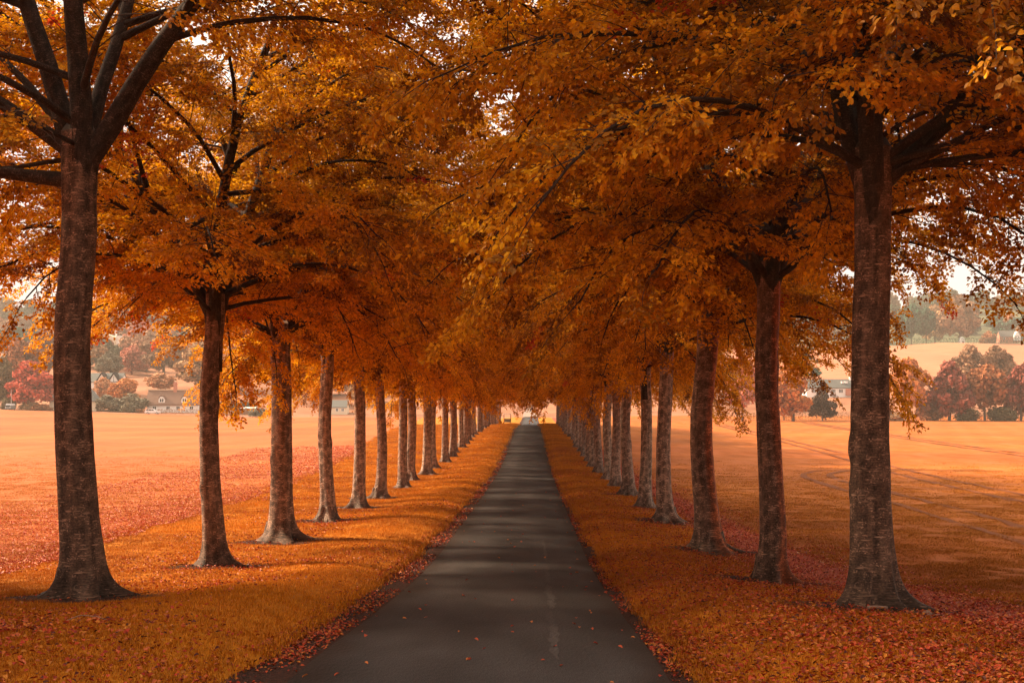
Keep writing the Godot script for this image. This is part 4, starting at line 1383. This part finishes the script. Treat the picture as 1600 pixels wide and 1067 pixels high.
func wheel(parent: Node3D, at_: Vector3, r: float) -> void:
	var g := Geo.new()
	g.tube(PackedVector3Array([at_ - Vector3(0, 0, 0.1), at_ - Vector3(0, 0, 0.095), at_ + Vector3(0, 0, 0.095), at_ + Vector3(0, 0, 0.1)]), r, r, 16)
	for s in [-1.0, 1.0]:
		for j in 16:
			var a := at_ + Vector3(cos(TAU * j / 16) * r, sin(TAU * j / 16) * r, s * 0.1)
			var b := at_ + Vector3(cos(TAU * (j + 1) / 16) * r, sin(TAU * (j + 1) / 16) * r, s * 0.1)
			g.soft(a, b, at_ + Vector3(0, 0, s * 0.1), Vector3(0, 0, s), Vector3(0, 0, s), Vector3(0, 0, s))
	var w := obj("wheel", g.mesh(), M.tyre, parent)
	g = Geo.new()
	for s in [-1.0, 1.0]:
		for j in 12:
			var o := Vector3(0, 0, s * 0.104)
			g.soft(at_ + o + Vector3(cos(TAU * j / 12), sin(TAU * j / 12), 0) * r * 0.6, at_ + o + Vector3(cos(TAU * (j + 1) / 12), sin(TAU * (j + 1) / 12), 0) * r * 0.6, at_ + o, Vector3(0, 0, s), Vector3(0, 0, s), Vector3(0, 0, s))
	obj("rim", g.mesh(), M.steel, w)


func make_vehicles() -> void:
	var c := thing("estate_car", "white estate car parked before the hedge and thatched cottage", "car", at(-119.4, 384.5, 0.0), 0.05)
	var g := Geo.new()
	g.slab(PackedVector2Array([Vector2(-2.3, 0.35), Vector2(2.3, 0.35), Vector2(2.38, 0.7), Vector2(2.3, 0.98), Vector2(0.9, 1.05), Vector2(-2.25, 1.05), Vector2(-2.36, 0.7)]), -0.88, 0.88)
	obj("body", g.mesh(), M.paint, c)
	g = Geo.new()
	g.slab(PackedVector2Array([Vector2(-2.15, 1.05), Vector2(1.1, 1.05), Vector2(0.3, 1.6), Vector2(-0.2, 1.68), Vector2(-1.7, 1.64), Vector2(-1.95, 1.5)]), -0.74, 0.74)
	obj("cabin", g.mesh(), M.paint, c)
	for s in [-1.0, 1.0]:
		for w in [[-1.95, -1.2], [-1.1, -0.25], [-0.15, 0.62]]:
			g = Geo.new()
			g.slab(PackedVector2Array([Vector2(w[0], 1.1), Vector2(w[1], 1.1), Vector2(w[1] - (0.42 if w[1] > 0.5 else 0.0), 1.52), Vector2(w[0] + (0.2 if w[0] < -1.5 else 0.0), 1.52)]), s * 0.735, s * 0.752)
			obj("window", g.mesh(), M.pane, c)
		obj("headlight", boxed(Vector3(2.28, 0.82, s * 0.62), Vector3(0.14, 0.16, 0.34)), M.frame, c)
		for x in [-1.4, 1.45]: wheel(c, Vector3(x, 0.33, s * 0.83), 0.33)
	c = thing("van", "small white roofed van seen end on beside the pale pole", "van", at(-167.3, 391), 0.0)
	obj("body", boxed(Vector3(0, 0.9, 0), Vector3(1.85, 1.1, 3.8)), plain("grey_paint", lin(0.22, 0.24, 0.24), 0.3), c)
	g = Geo.new()
	g.slab(PackedVector2Array([Vector2(-0.92, 1.45), Vector2(0.92, 1.45), Vector2(0.8, 1.95), Vector2(0.6, 2.05), Vector2(-0.6, 2.05), Vector2(-0.8, 1.95)]), -1.8, 1.5)
	obj("roof", g.mesh(), M.paint, c)
	obj("windscreen", boxed(Vector3(0, 1.3, 1.92), Vector3(1.5, 0.5, 0.06)), M.pane, c)
	for s in [-1.0, 1.0]:
		obj("headlight", boxed(Vector3(s * 0.7, 0.8, 1.92), Vector3(0.3, 0.2, 0.06)), M.frame, c)
		var holder := Node3D.new()
		for z in [-1.2, 1.2]:
			g = Geo.new()
			g.tube(PackedVector3Array([Vector3(s * 0.75, 0.33, z), Vector3(s * 0.95, 0.33, z)]), 0.33, 0.33, 12)
			obj("wheel", g.mesh(), M.tyre, c)
		holder.free()


func make_small_things() -> void:
	var g := Geo.new()
	g.tube(PackedVector3Array([Vector3(-0.14, 0, 0), Vector3(0, 0.012, 0.01), Vector3(0.15, 0.0, 0.0)]), 0.032, 0.022, 8)
	var o := obj("broken_branch", g.mesh(), M.stone)
	o.position = at(5.72, 17.35, 0.06)
	tag(o, "short pale broken branch lying at the foot of the foremost right trunk", "branch")
	g = Geo.new()
	g.tube(PackedVector3Array([Vector3(-0.28, 0.0, 0), Vector3(-0.1, 0.07, 0.02), Vector3(0.1, 0.05, 0.0), Vector3(0.26, 0.0, 0.03)]), 0.007, 0.004, 5)
	o = obj("fallen_twig", g.mesh(), M.stone)
	o.position = at(-4.6, 14.8, 0.05)
	tag(o, "thin pale arched twig lying in the leaf strewn grass at lower left", "twig")
	var names := ["larger pale stone among the roots right of the foremost right trunk", "small pale stone on dark soil right of the foremost right trunk", "smallest pale stone at the soil edge by the foremost right trunk"]
	var spots := [[6.40, 17.25, 0.075], [6.52, 17.15, 0.055], [6.66, 17.25, 0.045]]
	for i in 3:
		g = Geo.new()
		var pts := []
		for a in 6:
			var row := []
			for b in 10:
				var th := PI * a / 5.0
				var ph := TAU * b / 10.0
				var p := Vector3(sin(th) * cos(ph), cos(th) * 0.7, sin(th) * sin(ph))
				row.append(p * (1.0 + 0.3 * nz.get_noise_3d(p.x * 4 + i * 9, p.y * 4, p.z * 4)) * spots[i][2])
			pts.append(row)
		for a in 5:
			for b in 10:
				var q: Array = [pts[a][b], pts[a][(b + 1) % 10], pts[a + 1][(b + 1) % 10], pts[a + 1][b]]
				if a > 0: g.soft(q[0], q[1], q[2], q[0].normalized(), q[1].normalized(), q[2].normalized())
				if a < 4: g.soft(q[0], q[2], q[3], q[0].normalized(), q[2].normalized(), q[3].normalized())
		o = obj("stone", g.mesh(), M.stone)
		o.position = at(spots[i][0], spots[i][1], spots[i][2] * 0.45)
		tag(o, names[i], "stone", "stones at the foot of the foremost right trunk")


func _ready() -> void:
	# camera
	var cam := Camera3D.new()
	cam.name = "camera"
	add_child(cam)
	cam.position = Vector3(0.8, 3.0, 0.0)
	var near := 0.1
	cam.projection = Camera3D.PROJECTION_FRUSTUM
	cam.set_frustum(near * 1067.0 / 1900.0, Vector2(-32.0, 106.5) / 1900.0 * near, near, 4000.0)
	# sky, air and exposure
	var sky_m := ProceduralSkyMaterial.new()
	sky_m.sky_top_color = lin(0.62, 0.57, 0.51)
	sky_m.sky_horizon_color = lin(0.35, 0.33, 0.31)
	sky_m.sky_curve = 0.3
	sky_m.ground_bottom_color = lin(0.25, 0.14, 0.08)
	sky_m.ground_horizon_color = lin(0.5, 0.36, 0.26)
	var sky := Sky.new()
	sky.sky_material = sky_m
	var env := Environment.new()
	env.background_mode = Environment.BG_SKY
	env.sky = sky
	env.tonemap_mode = Environment.TONE_MAPPER_LINEAR
	env.tonemap_exposure = 2.85
	env.fog_enabled = true
	env.fog_density = 0.00024
	env.fog_light_color = lin(1.0, 0.84, 0.70)
	env.sdfgi_enabled = true; env.ssao_enabled = true; env.ssil_enabled = true
	var we := WorldEnvironment.new()
	we.name = "world_environment"
	we.environment = env
	add_child(we)
	# the sun behind thin cloud
	var sun := DirectionalLight3D.new()
	sun.name = "sun"
	add_child(sun)
	sun.light_energy = 1.5
	sun.light_color = Color(1.0, 0.88, 0.74)
	sun.light_angular_distance = 7.0
	sun.shadow_enabled = true
	sun.rotation_degrees = Vector3(-33, -108, 0)
	rng.seed = 1
	make_materials()
	M.wood = plain("woodland", Color(1, 1, 1), 0.85)
	make_land()
	make_ground()
	make_far_trees()
	make_buildings()
	make_avenue()
	rng.seed = 4
	make_vehicles()
	make_ground_cover()
	make_small_things()
